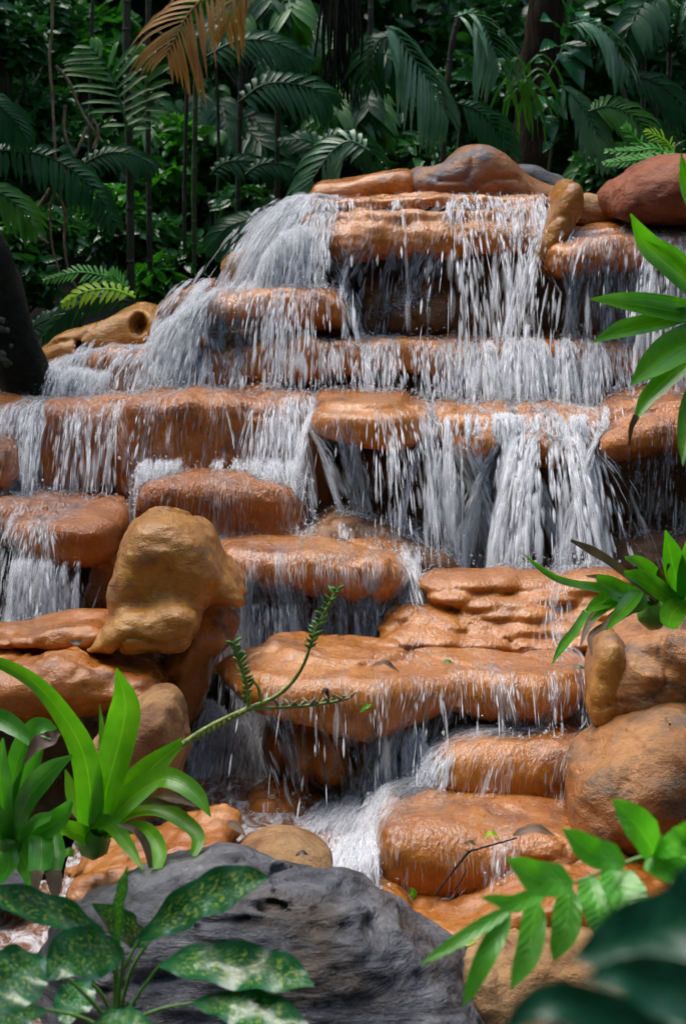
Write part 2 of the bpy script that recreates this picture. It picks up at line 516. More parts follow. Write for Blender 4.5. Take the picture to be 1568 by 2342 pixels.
# --- third tier
rock('rock_ledge', 'third tier rounded orange ledge and face at the left edge',
     [Face([(-160, 930), (0, 920), (100, 917), (200, 922), (300, 925), (340, 970), (340, 1170), (-160, 1170)], 7.25, 0.75, 0.09, rim=True, bow=[(-160, 0.1), (100, 0), (260, 0.06)])], 'red', disp=DW, group=CR)
rock('rock_ledge', 'third tier broad orange rock face in the middle left',
     [Face([(262, 940), (300, 912), (400, 908), (520, 914), (640, 920), (720, 930), (750, 960), (765, 1100), (775, 1300), (280, 1300)], 7.18, 0.75, 0.09, rim=True, bow=[(262, 0.04), (400, 0), (600, 0.05), (770, 0.16)])], 'red', disp=((0.03, 4.5, 0.7), (0.008, 12, 1.2)), group=CR)
rock('rock_ledge', 'smooth orange tongue shaped ledge jutting out in the middle of the third tier',
     [Slab([(700, 7.25), (720, 7.1), (800, 7.02), (900, 7.02), (970, 7.1), (990, 7.3), (980, 7.8), (700, 7.8)], 7.1,
           [(700, 944), (800, 940), (990, 946)], [(700, 1000), (784, 1014), (900, 1030), (975, 1026), (990, 1010)], 0.045),
      Slab([(720, 7.3), (760, 7.14), (860, 7.1), (930, 7.2), (940, 7.8), (720, 7.8)], 7.1, [(700, 926), (990, 930)], [(700, 960), (990, 960)], 0.03)],
     'orange', k=0.02, disp=((0.008, 5, 1.5),), group=CR)
rock('rock_ledge', 'lumpy orange ledge under the heaviest white water of the third tier',
     [Slab([(960, 7.4), (1000, 7.2), (1060, 7.08), (1140, 7.1), (1240, 7.05), (1330, 7.08), (1400, 7.2), (1420, 8.0), (960, 8.0)], 7.1,
           [(960, 955), (1100, 952), (1300, 955), (1420, 965)], [(960, 1010), (1060, 1052), (1130, 1040), (1200, 1066), (1300, 1052), (1360, 1060), (1420, 1050)], 0.05),
      Ell(1100, 1010, 7.15, 55, 42, 0.13), Ell(1250, 1015, 7.12, 90, 45, 0.14)],
     'orange', disp=((0.02, 6, 1.0), (0.007, 14, 1.2)), group=CR)
rock('rock_ledge', 'reddish brown ledge at the right edge of the third tier',
     [Face([(1352, 1040), (1365, 1000), (1400, 975), (1450, 958), (1740, 950), (1740, 1060), (1480, 1040), (1410, 1062)], 7.0, 0.9, 0.07),
      Face([(1385, 965), (1400, 935), (1450, 920), (1740, 912), (1740, 975), (1400, 985)], 7.12, 0.8, 0.05)], 'red', k=0.015, group=CR)
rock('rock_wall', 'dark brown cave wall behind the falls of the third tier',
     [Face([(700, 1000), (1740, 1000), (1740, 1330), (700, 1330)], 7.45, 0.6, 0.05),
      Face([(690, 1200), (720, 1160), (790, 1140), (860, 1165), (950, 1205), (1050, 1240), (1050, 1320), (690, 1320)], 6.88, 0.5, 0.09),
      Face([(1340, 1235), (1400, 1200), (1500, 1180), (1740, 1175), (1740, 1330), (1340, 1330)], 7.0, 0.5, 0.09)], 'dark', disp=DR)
rock('boulder', 'smooth red brown boulder standing out below the middle left rock face',
     [Face([(306, 1200), (306, 1120), (318, 1088), (350, 1072), (425, 1064), (600, 1066), (652, 1074), (678, 1098), (690, 1140), (694, 1340), (306, 1340)], 6.92, 0.45, 0.07)],
     'red', disp=((0.02, 5, 0.8), (0.006, 16, 1.2)), group=CR)
rock('boulder', 'small pinkish red boulder at the left edge',
     [Face([(-120, 985), (0, 992), (35, 1000), (47, 1040), (42, 1090), (20, 1130), (-120, 1140)], 7.05, 0.3, 0.09)], 'red')
# --- fourth tier
rock('rock_ledge', 'left fourth tier rounded ledge with water spilling at its front',
     [Slab([(-160, 6.85), (0, 6.8), (120, 6.85), (200, 6.95), (220, 7.4), (-160, 7.4)], 6.85, [(-160, 1160), (200, 1160)], [(-160, 1260), (200, 1255)], 0.05),
      Slab([(15, 6.8), (40, 6.68), (125, 6.6), (230, 6.62), (285, 6.75), (310, 7.3), (60, 7.3)], 6.65, [(15, 1208), (120, 1196), (300, 1194)], [(15, 1262), (60, 1294), (125, 1310), (210, 1300), (300, 1270)], 0.05),
      Face([(214, 1240), (285, 1230), (290, 1300), (262, 1400), (185, 1410)], 6.72, 0.35, 0.06)],
     'red', k=0.03, disp=((0.022, 5, 1.0), (0.006, 14, 1.2)), group=CR)
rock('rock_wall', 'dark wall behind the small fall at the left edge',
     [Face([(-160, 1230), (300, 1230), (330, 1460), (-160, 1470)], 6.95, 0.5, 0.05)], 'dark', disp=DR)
rock('rock_ledge', 'smooth orange log shaped ledge in the centre of the fourth tier',
     [Slab([(470, 6.75), (520, 6.62), (650, 6.58), (850, 6.56), (930, 6.62), (962, 6.8), (960, 7.3), (470, 7.3)], 6.6,
           [(470, 1270), (700, 1266), (880, 1276), (962, 1300)], [(470, 1370), (600, 1372), (740, 1380), (860, 1392), (962, 1362)], 0.08)],
     'orange', disp=((0.014, 4, 1.0), (0.004, 14, 1)), group=CR)
rock('rock_wall', 'reddish rock wall under the log shaped ledge',
     [Face([(440, 1340), (960, 1340), (980, 1560), (440, 1560)], 6.92, 0.5, 0.05)], 'red', disp=DR)
mound = []
rr = random.Random(3)
for (py, x0, x1, Yf, hgt) in ((1350, 965, 1400, 6.60, 27), (1384, 985, 1270, 6.54, 25), (1386, 1200, 1400, 6.57, 25), (1418, 915, 1400, 6.50, 24), (1450, 900, 1400, 6.445, 24), (1484, 880, 1400, 6.38, 25)):
    x = x0 + 30
    while x < x1:
        wd = rr.uniform(55, 105)
        mound.append(Ell(x + wd * 0.3, 350 + (py + rr.uniform(-7, 7) - 350) * Yf / (Yf + 0.11), Yf + 0.13, wd, hgt * rr.uniform(0.85, 1.1), 0.13 + rr.uniform(-0.02, 0.02)))
        x += wd * 0.85
mound.append(Face([(900, 1440), (960, 1350), (1020, 1330), (1400, 1330), (1440, 1520), (880, 1520)], 6.66, 0.5, 0.06))
rock('rock_mound', 'stepped orange mound of overlapping rounded layers right of centre', mound, 'orange', k=0.006, disp=((0.008, 6, 1),), h=0.009, group=CR)
rock('rock_ledge', 'reddish flat ledge behind the right bromeliad',
     [Face([(1300, 1290), (1320, 1262), (1400, 1256), (1740, 1252), (1740, 1350), (1300, 1350)], 6.95, 0.5, 0.06)], 'red', group=CR)
# --- central upright rock and left slabs
rock('boulder', 'tall ochre boulder with a rounded head standing at centre left among the falls',
     [Face([(286, 1215), (300, 1182), (324, 1164), (356, 1157), (402, 1164), (442, 1181), (474, 1206), (492, 1240), (500, 1275), (478, 1330), (452, 1360), (440, 1410), (400, 1440), (250, 1430), (246, 1345), (260, 1275)], 6.12, 0.45, 0.09, smooth=1),
      Face([(420, 1262), (470, 1240), (512, 1262), (546, 1306), (554, 1338), (524, 1374), (462, 1392), (430, 1360)], 6.2, 0.45, 0.07, smooth=1),
      Face([(244, 1380), (300, 1352), (420, 1330), (462, 1362), (444, 1420), (404, 1476), (366, 1505), (312, 1498), (240, 1484), (190, 1464), (214, 1425)], 6.02, 0.4, 0.07, smooth=1)],
     'ochre', k=0.022, disp=((0.016, 3.5, 0.8), (0.008, 11, 1.5), (0.003, 34, 1.2)), h=0.009, groove=(0.02, 3.0, 1.4))
rock('rock_column', 'dark wet stem of rock under the tall ochre boulder',
     [Face([(435, 1370), (512, 1385), (530, 1440), (495, 1475), (475, 1525), (460, 1590), (445, 1680), (395, 1680), (375, 1560), (365, 1480), (400, 1430)], 6.25, 0.35, 0.08)], 'amber', disp=((0.025, 6, 0.8), (0.012, 16, 0.8)))
rock('rock_slab', 'narrow upper amber slab at the left edge, just under the small fall',
     [Face([(-160, 1430), (0, 1418), (60, 1412), (150, 1402), (215, 1393), (240, 1402), (236, 1428), (190, 1460), (-160, 1500)], 6.12, 0.35, 0.05)], 'amber', disp=DR)
rock('rock_slab', 'large glossy amber slab at the left above the bromeliads',
     [Face([(-160, 1468), (0, 1462), (60, 1460), (120, 1456), (180, 1456), (260, 1470), (330, 1485), (366, 1510), (374, 1548), (370, 1574), (330, 1592), (280, 1600), (200, 1620), (100, 1640), (-160, 1650)], 5.9, 0.5, 0.1)],
     'amber', disp=((0.026, 4, 1.1), (0.008, 14, 1.6), (0.003, 50, 1)), h=0.009)
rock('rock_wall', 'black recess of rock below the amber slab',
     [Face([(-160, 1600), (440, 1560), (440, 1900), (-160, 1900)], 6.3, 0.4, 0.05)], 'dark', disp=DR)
rock('rock', 'smooth tan rock standing behind the left bromeliads',
     [Face([(150, 1800), (190, 1700), (240, 1640), (300, 1590), (345, 1566), (388, 1562), (412, 1590), (420, 1640), (432, 1665), (412, 1710), (400, 1780), (380, 1880), (150, 1900)], 5.65, 0.4, 0.1)], 'tan', disp=((0.02, 4, 1), (0.01, 13, 1)))
# --- mushroom ledge
rock('rock_ledge', 'big mushroom shaped orange ledge in the foreground of the cascade',
     [Slab([(484, 6.32), (505, 6.12), (590, 6.0), (760, 5.94), (880, 5.92), (980, 6.0), (1060, 6.06), (1160, 6.0), (1260, 6.0), (1345, 6.1), (1370, 6.42), (900, 6.42), (640, 6.42), (520, 6.38)], 6.0,
           [(484, 1562), (600, 1548), (800, 1552), (1000, 1556), (1345, 1556)], [(484, 1610), (560, 1648), (650, 1662), (760, 1686), (860, 1700), (960, 1676), (1030, 1650), (1120, 1664), (1200, 1668), (1290, 1680), (1345, 1664)], 0.07),
      Slab([(600, 6.4), (640, 6.22), (760, 6.14), (900, 6.2), (940, 6.3), (900, 6.5), (640, 6.5)], 6.0, [(484, 1534), (1345, 1540)], [(484, 1580), (1345, 1580)], 0.028)],
     'orange', k=0.025, disp=((0.016, 4, 0.7), (0.004, 14, 1)), h=0.009, group=CR)
rock('rock_column', 'lobed red rock stem under the mushroom ledge',
     [Ell(640, 1700, 6.3, 38, 62, 0.13), Ell(692, 1712, 6.2, 40, 75, 0.13), Ell(762, 1722, 6.18, 60, 78, 0.14), Ell(835, 1720, 6.25, 45, 75, 0.13), Ell(900, 1710, 6.45, 70, 80, 0.13), Ell(1000, 1700, 6.5, 90, 70, 0.13)],
     'red', k=0.008, disp=((0.012, 6, 1), (0.004, 20, 1)))
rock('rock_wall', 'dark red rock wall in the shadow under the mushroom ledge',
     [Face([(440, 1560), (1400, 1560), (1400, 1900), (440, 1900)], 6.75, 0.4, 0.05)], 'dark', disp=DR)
rock('boulder', 'low round brown boulder in the pool below the mushroom ledge',
     [Face([(528, 1900), (545, 1822), (590, 1778), (650, 1765), (705, 1782), (745, 1805), (765, 1860), (765, 1920)], 5.95, 0.4, 0.14)], 'amber', disp=DR)
# --- lower right
rock('rock_ledge', 'barrel shaped orange ledge at lower right with water sliding over its left end',
     [Face([(965, 1812), (972, 1765), (996, 1733), (1040, 1716), (1154, 1706), (1384, 1698), (1400, 1900), (1224, 1892), (1154, 1880), (1064, 1866), (1025, 1846)], 5.82, 0.5, 0.11, rim=True),
      Ell(1260, 1850, 5.9, 45, 55, 0.12)], 'orange', disp=((0.012, 4, 1), (0.004, 14, 1)), h=0.009, group=CR)
rock('rock', 'slim olive tan rock leaning under the right bromeliad',
     [Face([(1346, 1660), (1344, 1570), (1358, 1490), (1380, 1440), (1420, 1430), (1440, 1500), (1430, 1600), (1400, 1690)], 5.83, 0.3, 0.05)], 'ochre')
rock('boulder', 'lumpy orange brown boulder that carries the right bromeliad',
     [Face([(1385, 1470), (1420, 1428), (1480, 1412), (1540, 1396), (1700, 1380), (1700, 1720), (1500, 1700), (1380, 1720)], 5.8, 0.5, 0.12)], 'redgrey', disp=((0.035, 6, 1), (0.014, 14, 1.3), (0.004, 36, 1)))
rock('boulder', 'large rust and grey boulder at the right edge of the lower falls',
     [Face([(1300, 1830), (1302, 1752), (1322, 1706), (1372, 1676), (1426, 1636), (1500, 1606), (1568, 1595), (1700, 1590), (1700, 1980), (1420, 1980), (1310, 1930)], 5.45, 0.6, 0.16)], 'redgrey', disp=DR)
rock('rock_ledge', 'lower orange ledge with twigs lying on it',
     [Face([(856, 1985), (862, 1930), (885, 1903), (930, 1893), (1100, 1903), (1250, 1912), (1340, 1916), (1360, 2090), (1150, 2090), (1000, 2090), (910, 2070), (868, 2030)], 5.42, 0.55, 0.1, rim=True)], 'orange', disp=((0.012, 4, 1), (0.004, 14, 1)), h=0.009, group=CR)
rock('rock', 'small orange lip of rock at the foot of the lower ledge',
     [Face([(812, 2020), (850, 1997), (900, 2006), (940, 2030), (955, 2070), (945, 2130), (840, 2110)], 5.25, 0.3, 0.07)], 'orange', group=CR)
rock('rock', 'glistening red orange rock sloping up behind the pinnate leaf',
     [Face([(900, 2100), (950, 2052), (1005, 2037), (1070, 2034), (1160, 2002), (1230, 1966), (1300, 1940), (1420, 1950), (1500, 1990), (1700, 2040), (1700, 2250), (1060, 2250), (990, 2160)], 5.1, 0.45, 0.08)], 'amber', disp=((0.03, 5, 1), (0.012, 14, 1.3), (0.004, 36, 1)))
rock('rock', 'broad pale tan rock in the bottom right corner',
     [Face([(1010, 2250), (1040, 2150), (1120, 2128), (1300, 2118), (1500, 2150), (1700, 2200), (1700, 2500), (1010, 2500)], 4.75, 0.5, 0.14)], 'tan', disp=((0.03, 4, 1), (0.014, 12, 1.3), (0.005, 34, 1)))
# --- lower left, foreground
rock('boulder', 'large grey furrowed boulder lying across the foreground',
     [Face([(70, 2260), (98, 2165), (115, 2122), (175, 2068), (220, 2033), (280, 2003), (360, 1981), (425, 1958), (480, 1947), (530, 1942), (600, 1956), (665, 1971), (750, 1988), (800, 2006), (855, 2037), (895, 2072), (960, 2120), (1010, 2147), (1045, 2182), (1085, 2227), (1125, 2282), (1150, 2350), (1160, 2500), (40, 2500)], 4.5, 0.7, 0.3)],
     'grey', disp=((0.03, 3, 1.6), (0.018, 8, 2.4), (0.006, 26, 2.0)), h=0.01, groove=(0.03, 2.2, 2.2))
rock('rock', 'smooth cream coloured rock top just behind the grey boulder',
     [Ell(640, 2010, 5.3, 135, 100, 0.26)], 'tan', disp=((0.01, 4, 1), (0.004, 14, 1)))
rock('rock', 'glossy orange rock with a round knob between bromeliads and grey boulder',
     [Face([(130, 2080), (140, 1987), (165, 1950), (250, 1925), (350, 1880), (420, 1862), (475, 1845), (510, 1845), (527, 1864), (520, 1907), (540, 1940), (560, 2100)], 5.1, 0.4, 0.08)], 'amber', disp=((0.025, 5, 1.2), (0.012, 13, 1.6), (0.004, 36, 1)))
rock('rock', 'dark rock at the left edge below the bromeliads',
     [Face([(-120, 1960), (20, 1985), (70, 2020), (90, 2060), (60, 2090), (-120, 2100)], 5.2, 0.3, 0.09)], 'grey', disp=DR)
#END_ROCKS

# ------------------------------------------------------------------ ground
def terrain_z(x, y):
    z = np.interp(y, [-3, 4.5, 5.6, 6.3, 7.2, 8.2, 9.2, 12, 20, 60], [-0.6, -0.45, -0.4, -0.35, 0.1, 0.55, 1.05, 1.5, 3.4, 16])
    side = np.clip((np.abs(x) - 1.5) / 2.5, 0, 1)
    z2 = np.interp(y, [-3, 4.5, 6.3, 9.2, 12, 20, 60], [-0.5, -0.25, 0.35, 1.0, 1.6, 3.6, 16])
    z = z * (1 - side) + z2 * side
    return z
gx = np.concatenate([np.linspace(-60, -5, 24), np.linspace(-4.8, 4.8, 97), np.linspace(5, 60, 24)])
gy = np.concatenate([np.linspace(-6, 3.8, 20), np.linspace(4, 14, 101), np.linspace(15, 70, 40)])
GX, GY = np.meshgrid(gx, gy, indexing='ij')
gz = terrain_z(GX, GY) + 0.09 * fbm(np.stack([GX.ravel(), GY.ravel(), 0 * GX.ravel()], 1) * 1.3, 3).reshape(GX.shape) * (np.abs(GX) > 1.3)
nxg, nyg = GX.shape
ii = (np.arange(nxg - 1)[:, None] * nyg + np.arange(nyg - 1)[None, :]).ravel()
mg, nt, b = new_mat('forest_soil')
geo = N(nt, "ShaderNodeNewGeometry")
col = ramp(nt, tex_noise(nt, geo.outputs["Position"], 6, 6, 0.7), [(0.3, (0.012, 0.009, 0.006)), (0.6, (0.04, 0.028, 0.016)), (0.75, (0.02, 0.035, 0.01))])
nt.links.new(col, b.inputs["Base Color"]); b.inputs["Roughness"].default_value = 0.8
bm = N(nt, "ShaderNodeBump"); bm.inputs["Distance"].default_value = 0.05
nt.links.new(tex_noise(nt, geo.outputs["Position"], 25, 5, 0.7), bm.inputs["Height"]); nt.links.new(bm.outputs[0], b.inputs["Normal"])
ground = mesh_obj('ground', np.stack([GX.ravel(), GY.ravel(), gz.ravel()], 1), np.stack([ii, ii + nyg, ii + nyg + 1, ii + 1], 1), mg, base=False)
tag(ground, 'dark forest soil rising behind the cascade', kind='structure')
#STAGE_WATER
# ------------------------------------------------------------------ flowing water, traced over the rocks
def samp(p):
    q = (p - G_lo) / GH
    i = np.clip(np.floor(q).astype(int), 0, G_n - 2)
    f = np.clip(q - i, 0, 1)
    o = 0
    for a in (0, 1):
        for b_ in (0, 1):
            for c in (0, 1):
                o = o + GRID[i[:, 0] + a, i[:, 1] + b_, i[:, 2] + c] * \
                    (f[:, 0] if a else 1 - f[:, 0]) * (f[:, 1] if b_ else 1 - f[:, 1]) * (f[:, 2] if c else 1 - f[:, 2])
    return o

def grad(p):
    e = GH
    ks = np.array([[1, -1, -1], [-1, -1, 1], [-1, 1, -1], [1, 1, 1]], float)
    g = sum(k[None, :] * samp(p + k * e)[:, None] for k in ks)
    return g / (np.linalg.norm(g, axis=1, keepdims=True) + 1e-9)

DT = 0.006
def trace(p, v, steps, push=2.5, stick=0.5, fric=3.0, splash=0.0, seed=0, kill_hit=None):
    r = np.random.default_rng(seed)
    n = len(p)
    out = np.zeros((steps, n, 3)); con = np.zeros((steps, n), bool)
    was = np.zeros(n, bool)
    air = np.zeros(n, int); hits = np.zeros(n, int)
    sticky = r.random(n) < stick
    life = np.full(n, steps)
    born = []
    for s in range(steps):
        d = samp(p); nn = grad(p)
        c = d < 0.006
        cling = was & ~c & (d < 0.02) & sticky & (nn[:, 2] > -0.55)
        vn = (v * nn).sum(1)
        m = c | cling
        newhit = c & (air > 14)
        if kill_hit is not None:
            hits += newhit
            over = (hits >= kill_hit) & (life == steps)
            life[over] = s + r.integers(0, 8, over.sum())
        if newhit.any(): born.append(np.concatenate([p[newhit], v[newhit]], 1))
        v = np.where(m[:, None], v - nn * np.minimum(vn, 0 if False else 1e9)[:, None] * np.where(c & (vn > 0), 0, 1)[:, None], v)
        p = np.where(m[:, None], p + nn * (0.006 - d)[:, None], p)
        v = np.where(m[:, None], v * math.exp(-fric * DT), v)
        v[:, 1] -= np.where(m & (nn[:, 2] > 0.5), push * DT, 0)
        v[:, 2] -= 9.8 * DT
        v[:, 0] += r.normal(0, 0.012, n); 
        out[s] = p; con[s] = m
        p = p + v * DT
        air = np.where(m, 0, air + 1); was = m
    return out, con, life, (np.concatenate(born) if born else np.zeros((0, 6)))

def streak_mesh(paths, widths, ops):
    """paths (n,k,3), tapered 3-sided strands; returns verts, faces, opacity"""
    n, k, _ = paths.shape
    t = np.gradient(paths, axis=1)
    t /= np.linalg.norm(t, axis=2, keepdims=True) + 1e-9
    up = np.where(np.abs(t[:, :, 2:3]) > 0.9, np.array([1.0, 0, 0]), np.array([0, 0, 1.0]))
    a = np.cross(t, up); a /= np.linalg.norm(a, axis=2, keepdims=True) + 1e-9
    b = np.cross(t, a)
    prof = np.sin(np.linspace(0.15, math.pi - 0.25, k)) ** 0.8
    w = widths[:, None] * prof[None, :]
    ph = np.random.default_rng(1).random(n)[:, None, None] * 6.28
    V = np.stack([paths + (a * np.cos(ph + q) + b * np.sin(ph + q)) * w[:, :, None] for q in (0, 1.5708, 3.1416, 4.7124)], 2)
    verts = V.reshape(-1, 3)
    base = (np.arange(n) * k * 4)[:, None, None] + (np.arange(k - 1) * 4)[None, :, None] + np.arange(4)[None, None, :]
    nxt = (np.arange(4) + 1) % 4
    f = np.stack([base, base - np.arange(4) + nxt, base - np.arange(4) + nxt + 4, base + 4], -1).reshape(-1, 4)
    op = np.repeat((ops[:, None] * np.sin(np.linspace(0.25, math.pi - 0.25, k))[None, :])[:, :, None], 4, 2).reshape(-1)
    return verts, f, op

mw, nt, b = new_mat('white_water')
b.inputs["Base Color"].default_value = (0.94, 0.96, 1.0, 1)
b.inputs["Roughness"].default_value = 0.25
b.inputs["IOR"].default_value = 1.33
tl = N(nt, "ShaderNodeBsdfTranslucent"); tl.inputs[0].default_value = (0.95, 0.97, 1, 1)
geo = N(nt, "ShaderNodeNewGeometry")              # drops scatter the light all round: shade by the open sky above them
sc_n = N(nt, "ShaderNodeVectorMath"); sc_n.operation = 'SCALE'; sc_n.inputs[3].default_value = 0.55
nt.links.new(geo.outputs["Normal"], sc_n.inputs[0])
ad = N(nt, "ShaderNodeVectorMath"); ad.operation = 'ADD'; ad.inputs[1].default_value = (0, 0, 1.0)
nt.links.new(sc_n.outputs[0], ad.inputs[0])
no_ = N(nt, "ShaderNodeVectorMath"); no_.operation = 'NORMALIZE'; nt.links.new(ad.outputs[0], no_.inputs[0])
nt.links.new(no_.outputs[0], b.inputs["Normal"])
m1 = N(nt, "ShaderNodeMixShader"); m1.inputs[0].default_value = 0.3
nt.links.new(b.outputs[0], m1.inputs[1]); nt.links.new(tl.outputs[0], m1.inputs[2])
tr = N(nt, "ShaderNodeBsdfTransparent")
at = N(nt, "ShaderNodeAttribute"); at.attribute_name = "op"
m2 = N(nt, "ShaderNodeMixShader")
lw = N(nt, "ShaderNodeLayerWeight"); lw.inputs[0].default_value = 0.5   # a rounded strand thins out towards its edges
thk = mth(nt, 'POWER', mth(nt, 'SUBTRACT', 1.0, lw.outputs["Facing"], True), 1.6)
nt.links.new(mth(nt, 'MULTIPLY', at.outputs["Fac"], thk, True), m2.inputs[0]); nt.links.new(tr.outputs[0], m2.inputs[1]); nt.links.new(m1.outputs[0], m2.inputs[2])
nt.links.new(m2.outputs[0], nt.nodes["Material Output"].inputs[0])
M['white'] = mw

def clumpy(xs, ws, n, r, comb=24.0, sharp=2.0, ph=0.0):
    """n positions along a line, following the density (xs, ws) and gathered into strands"""
    g = np.linspace(xs[0], xs[-1], 6000)
    d = np.interp(g, xs, ws)
    c = noise(np.stack([g / comb, 0 * g + ph, 0 * g + 3.3], 1)) + 0.5 * noise(np.stack([g / comb * 3.1, 0 * g + ph, 0 * g + 9.1], 1))
    d = d * np.clip(0.22 + c, 0.02, None) ** sharp
    cd = np.cumsum(d); cd /= cd[-1]
    return np.interp(r.random(n), cd, g)

def water(name, label, emits, cat='waterfall', group='white falls between the ledges'):
    """emits: dicts(x=[(px,density)..], Y, py, n, v=(vx,vy,vz), vx=[(px,vx)..], steps, per, w, op, push, stick, fan...)"""
    PA, WI, OP = [], [], []
    for e in emits:
        sd = int(e.get('seed', e['n'] + e['py']))
        r = np.random.default_rng(sd)
        n = e['n']
        xs = [a for a, _ in e['x']]; ws = [b_ for _, b_ in e['x']]
        px = clumpy(xs, ws, n, r, e.get('comb', 24.0), e.get('sharp', 2.0), ph=sd * 0.37)
        Y = e['Y'] + (np.interp(px, *zip(*e['dY'])) if 'dY' in e else 0) + r.uniform(-1, 1, n) * e.get('jY', 0.05)
        py = e['py'] + (np.interp(px, *zip(*e['dpy'])) if 'dpy' in e else 0)
        z = CAM_Z - (py - HZ) / F * e['Y'] + r.uniform(0, 1, n) * e.get('jz', 0.01)
        p = np.stack([(px - CX) / F * e['Y'], Y, z], 1)
        v = np.tile(np.array(e.get('v', (0, -0.6, 0)), float), (n, 1))
        if 'vx' in e: v[:, 0] += np.interp(px, *zip(*e['vx']))
        v += r.normal(0, 1, (n, 3)) * np.array(e.get('jv', (0.11, 0.14, 0.05)))
        for _ in range(6):                        # start on, not inside, the rock
            d = samp(p); bad = d < 0.006
            if not bad.any(): break
            g_ = grad(p)
            g_[:, 1] = np.minimum(g_[:, 1], 0)
            p[bad] += g_[bad] * (0.008 - d[bad])[:, None] * 0.8
        keep = samp(p) > -0.004
        p, v = p[keep], v[keep]; n = len(p)
        steps = e.get('steps', 90)
        out, con, life, born = trace(p, v, steps, e.get('push', 2.5), e.get('stick', 0.5), e.get('fric', 3.0), seed=sd, kill_hit=e.get('hits', 1))
        zb = CAM_Z - (e.get('end', 2400) - HZ) / F * e['Y']
        per = e.get('per', 5)
        for q in range(per):
            L = np.where(r.random(n) < 0.25, r.integers(8, 14, n), r.integers(3, 6, n)); L = np.minimum(L, steps // 3)
            s0 = (r.random(n) * np.maximum(life - L - 2, 1)).astype(int) + 1
            s0 = np.minimum(s0, steps - L - 1)
            idx = s0[:, None] + np.round(np.linspace(0, 1, 5)[None, :] * L[:, None]).astype(int)
            seg = out[idx, np.arange(n)[:, None]]
            onr = con[idx, np.arange(n)[:, None]].mean(1)
            ln = np.linalg.norm(seg[:, -1] - seg[:, 0], axis=1)
            ok = (ln > 0.008) & (ln < 0.3) & (seg[:, 0, 2] > zb) & (s0 + L < life)
            film = onr > 0.5
            ok &= (~film) | (r.random(n) < 0.75)
            ok &= samp(seg[:, -1]) > -0.004
            soft = r.random(n) < 0.33
            w_ = e.get('w', 0.0016) * (0.5 + 2.0 * r.random(n) ** 2) * np.where(film, e.get('fw', 0.5), 1.2) * np.where(soft, 4.5, 1) * 1.75
            w_ = np.minimum(w_, ln * 0.13)
            seg = seg + r.normal(0, 0.004, (n, 1, 3))
            o_ = e.get('op', 0.55) * r.uniform(0.3, 1.9, n) * np.where(film, 0.7 * e.get('fo', 0.5), 1.0) * np.where(soft, 0.38, 0.8) * np.where(L > 6, 0.6, 1)
            PA.append(seg[ok]); WI.append(w_[ok]); OP.append(o_[ok])
        # spray where the fall lands
        if len(born) and e.get('spray', 1.0) > 0:
            m_ = int(min(len(born) * 4.5 * e.get('spray', 1.0), 11000))
            bi = r.integers(0, len(born), m_)
            bp = born[bi, :3] + r.normal(0, 0.006, (m_, 3))
            sp = r.uniform(0.05, 1.0, m_) ** 2
            bv = r.normal(0, 1, (m_, 3)) * np.array([0.55, 0.45, 0.2]) * sp[:, None]
            bv[:, 2] = np.abs(r.normal(0, 0.75, m_)) * sp + 0.15
            tt = r.random(m_)[:, None] * 0.07 + np.linspace(0, 0.012, 5)[None, :]
            seg = bp[:, None, :] + bv[:, None, :] * tt[:, :, None]
            seg[:, :, 2] -= 4.9 * tt ** 2
            PA.append(seg); WI.append(0.001 + 0.0065 * r.random(m_) ** 3 + 0.003 * (sp < .15)); OP.append(r.uniform(0.35, 1.0, m_))
    PA = np.concatenate(PA); WI = np.concatenate(WI); OP = np.concatenate(OP)
    v, f, op = streak_mesh(PA, WI, OP)
    o = mesh_obj(name, v, f, M['white'], smooth=True)
    a = o.data.attributes.new("op", 'FLOAT', 'POINT')
    a.data.foreach_set("value", np.clip(op, 0, 1).astype(np.float32))
    tag(o, label, cat, group)
    print('WATER', label[:40], len(PA))
    return o

water('waterfall', 'wide curtain of water streaming off the topmost layered ledge',
      [dict(x=[(700, .6), (760, .5), (800, .7), (900, .6), (960, 1.0), (1000, .5), (1045, 1.9), (1075, 1.6), (1100, .6), (1160, .9), (1225, 1.1), (1250, .3)], Y=8.12, py=446, n=560, per=6, comb=22, v=(0, -.75, 0), vx=[(700, -.25), (800, -.05), (1000, 0), (1250, .05)], steps=110, jY=.07, push=3, stick=.7, hits=1, fo=.6),
       dict(x=[(780, .2), (1000, .4), (1050, 2), (1100, .8), (1230, 1)], Y=7.96, py=462, n=300, per=6, comb=12, sharp=3, steps=110, jY=.05, stick=.3, w=.002, op=.7)])
water('waterfall', 'thick white gush off the left end of the topmost ledge',
      [dict(x=[(690, 1), (720, 1.4), (790, .2)], Y=8.1, py=452, n=1500, per=6, comb=40, sharp=1, v=(-.75, -.35, 0), vx=[(690, -.3), (790, .35)], jv=(.25, .2, .1), steps=90, jY=.08, stick=.4, op=.6, w=.002),
       dict(x=[(610, .8), (650, 1.4), (720, 1.3), (770, .5)], Y=7.85, py=520, n=1100, per=5, comb=30, sharp=1, v=(-.15, -.2, -.3), jv=(.12, .1, .2), steps=60, dpy=[(610, 60), (650, 12), (700, -10), (770, 40)], jY=.06, stick=.3, op=.6, w=.002)])
water('waterfall', 'broken white water over the right upper ledge below the red boulder',
      [dict(x=[(1255, .7), (1300, 1.2), (1380, 1.2), (1450, 1.5), (1540, 1.3), (1640, 1), (1740, .5)], Y=7.82, py=528, n=1500, per=6, comb=26, sharp=1.4, v=(-.05, -.7, 0), vx=[(1255, -.3), (1400, -.1), (1700, 0)], jv=(.15, .15, .05), steps=100, jY=.1, stick=.7, op=.6, fo=.9, w=.0019)])
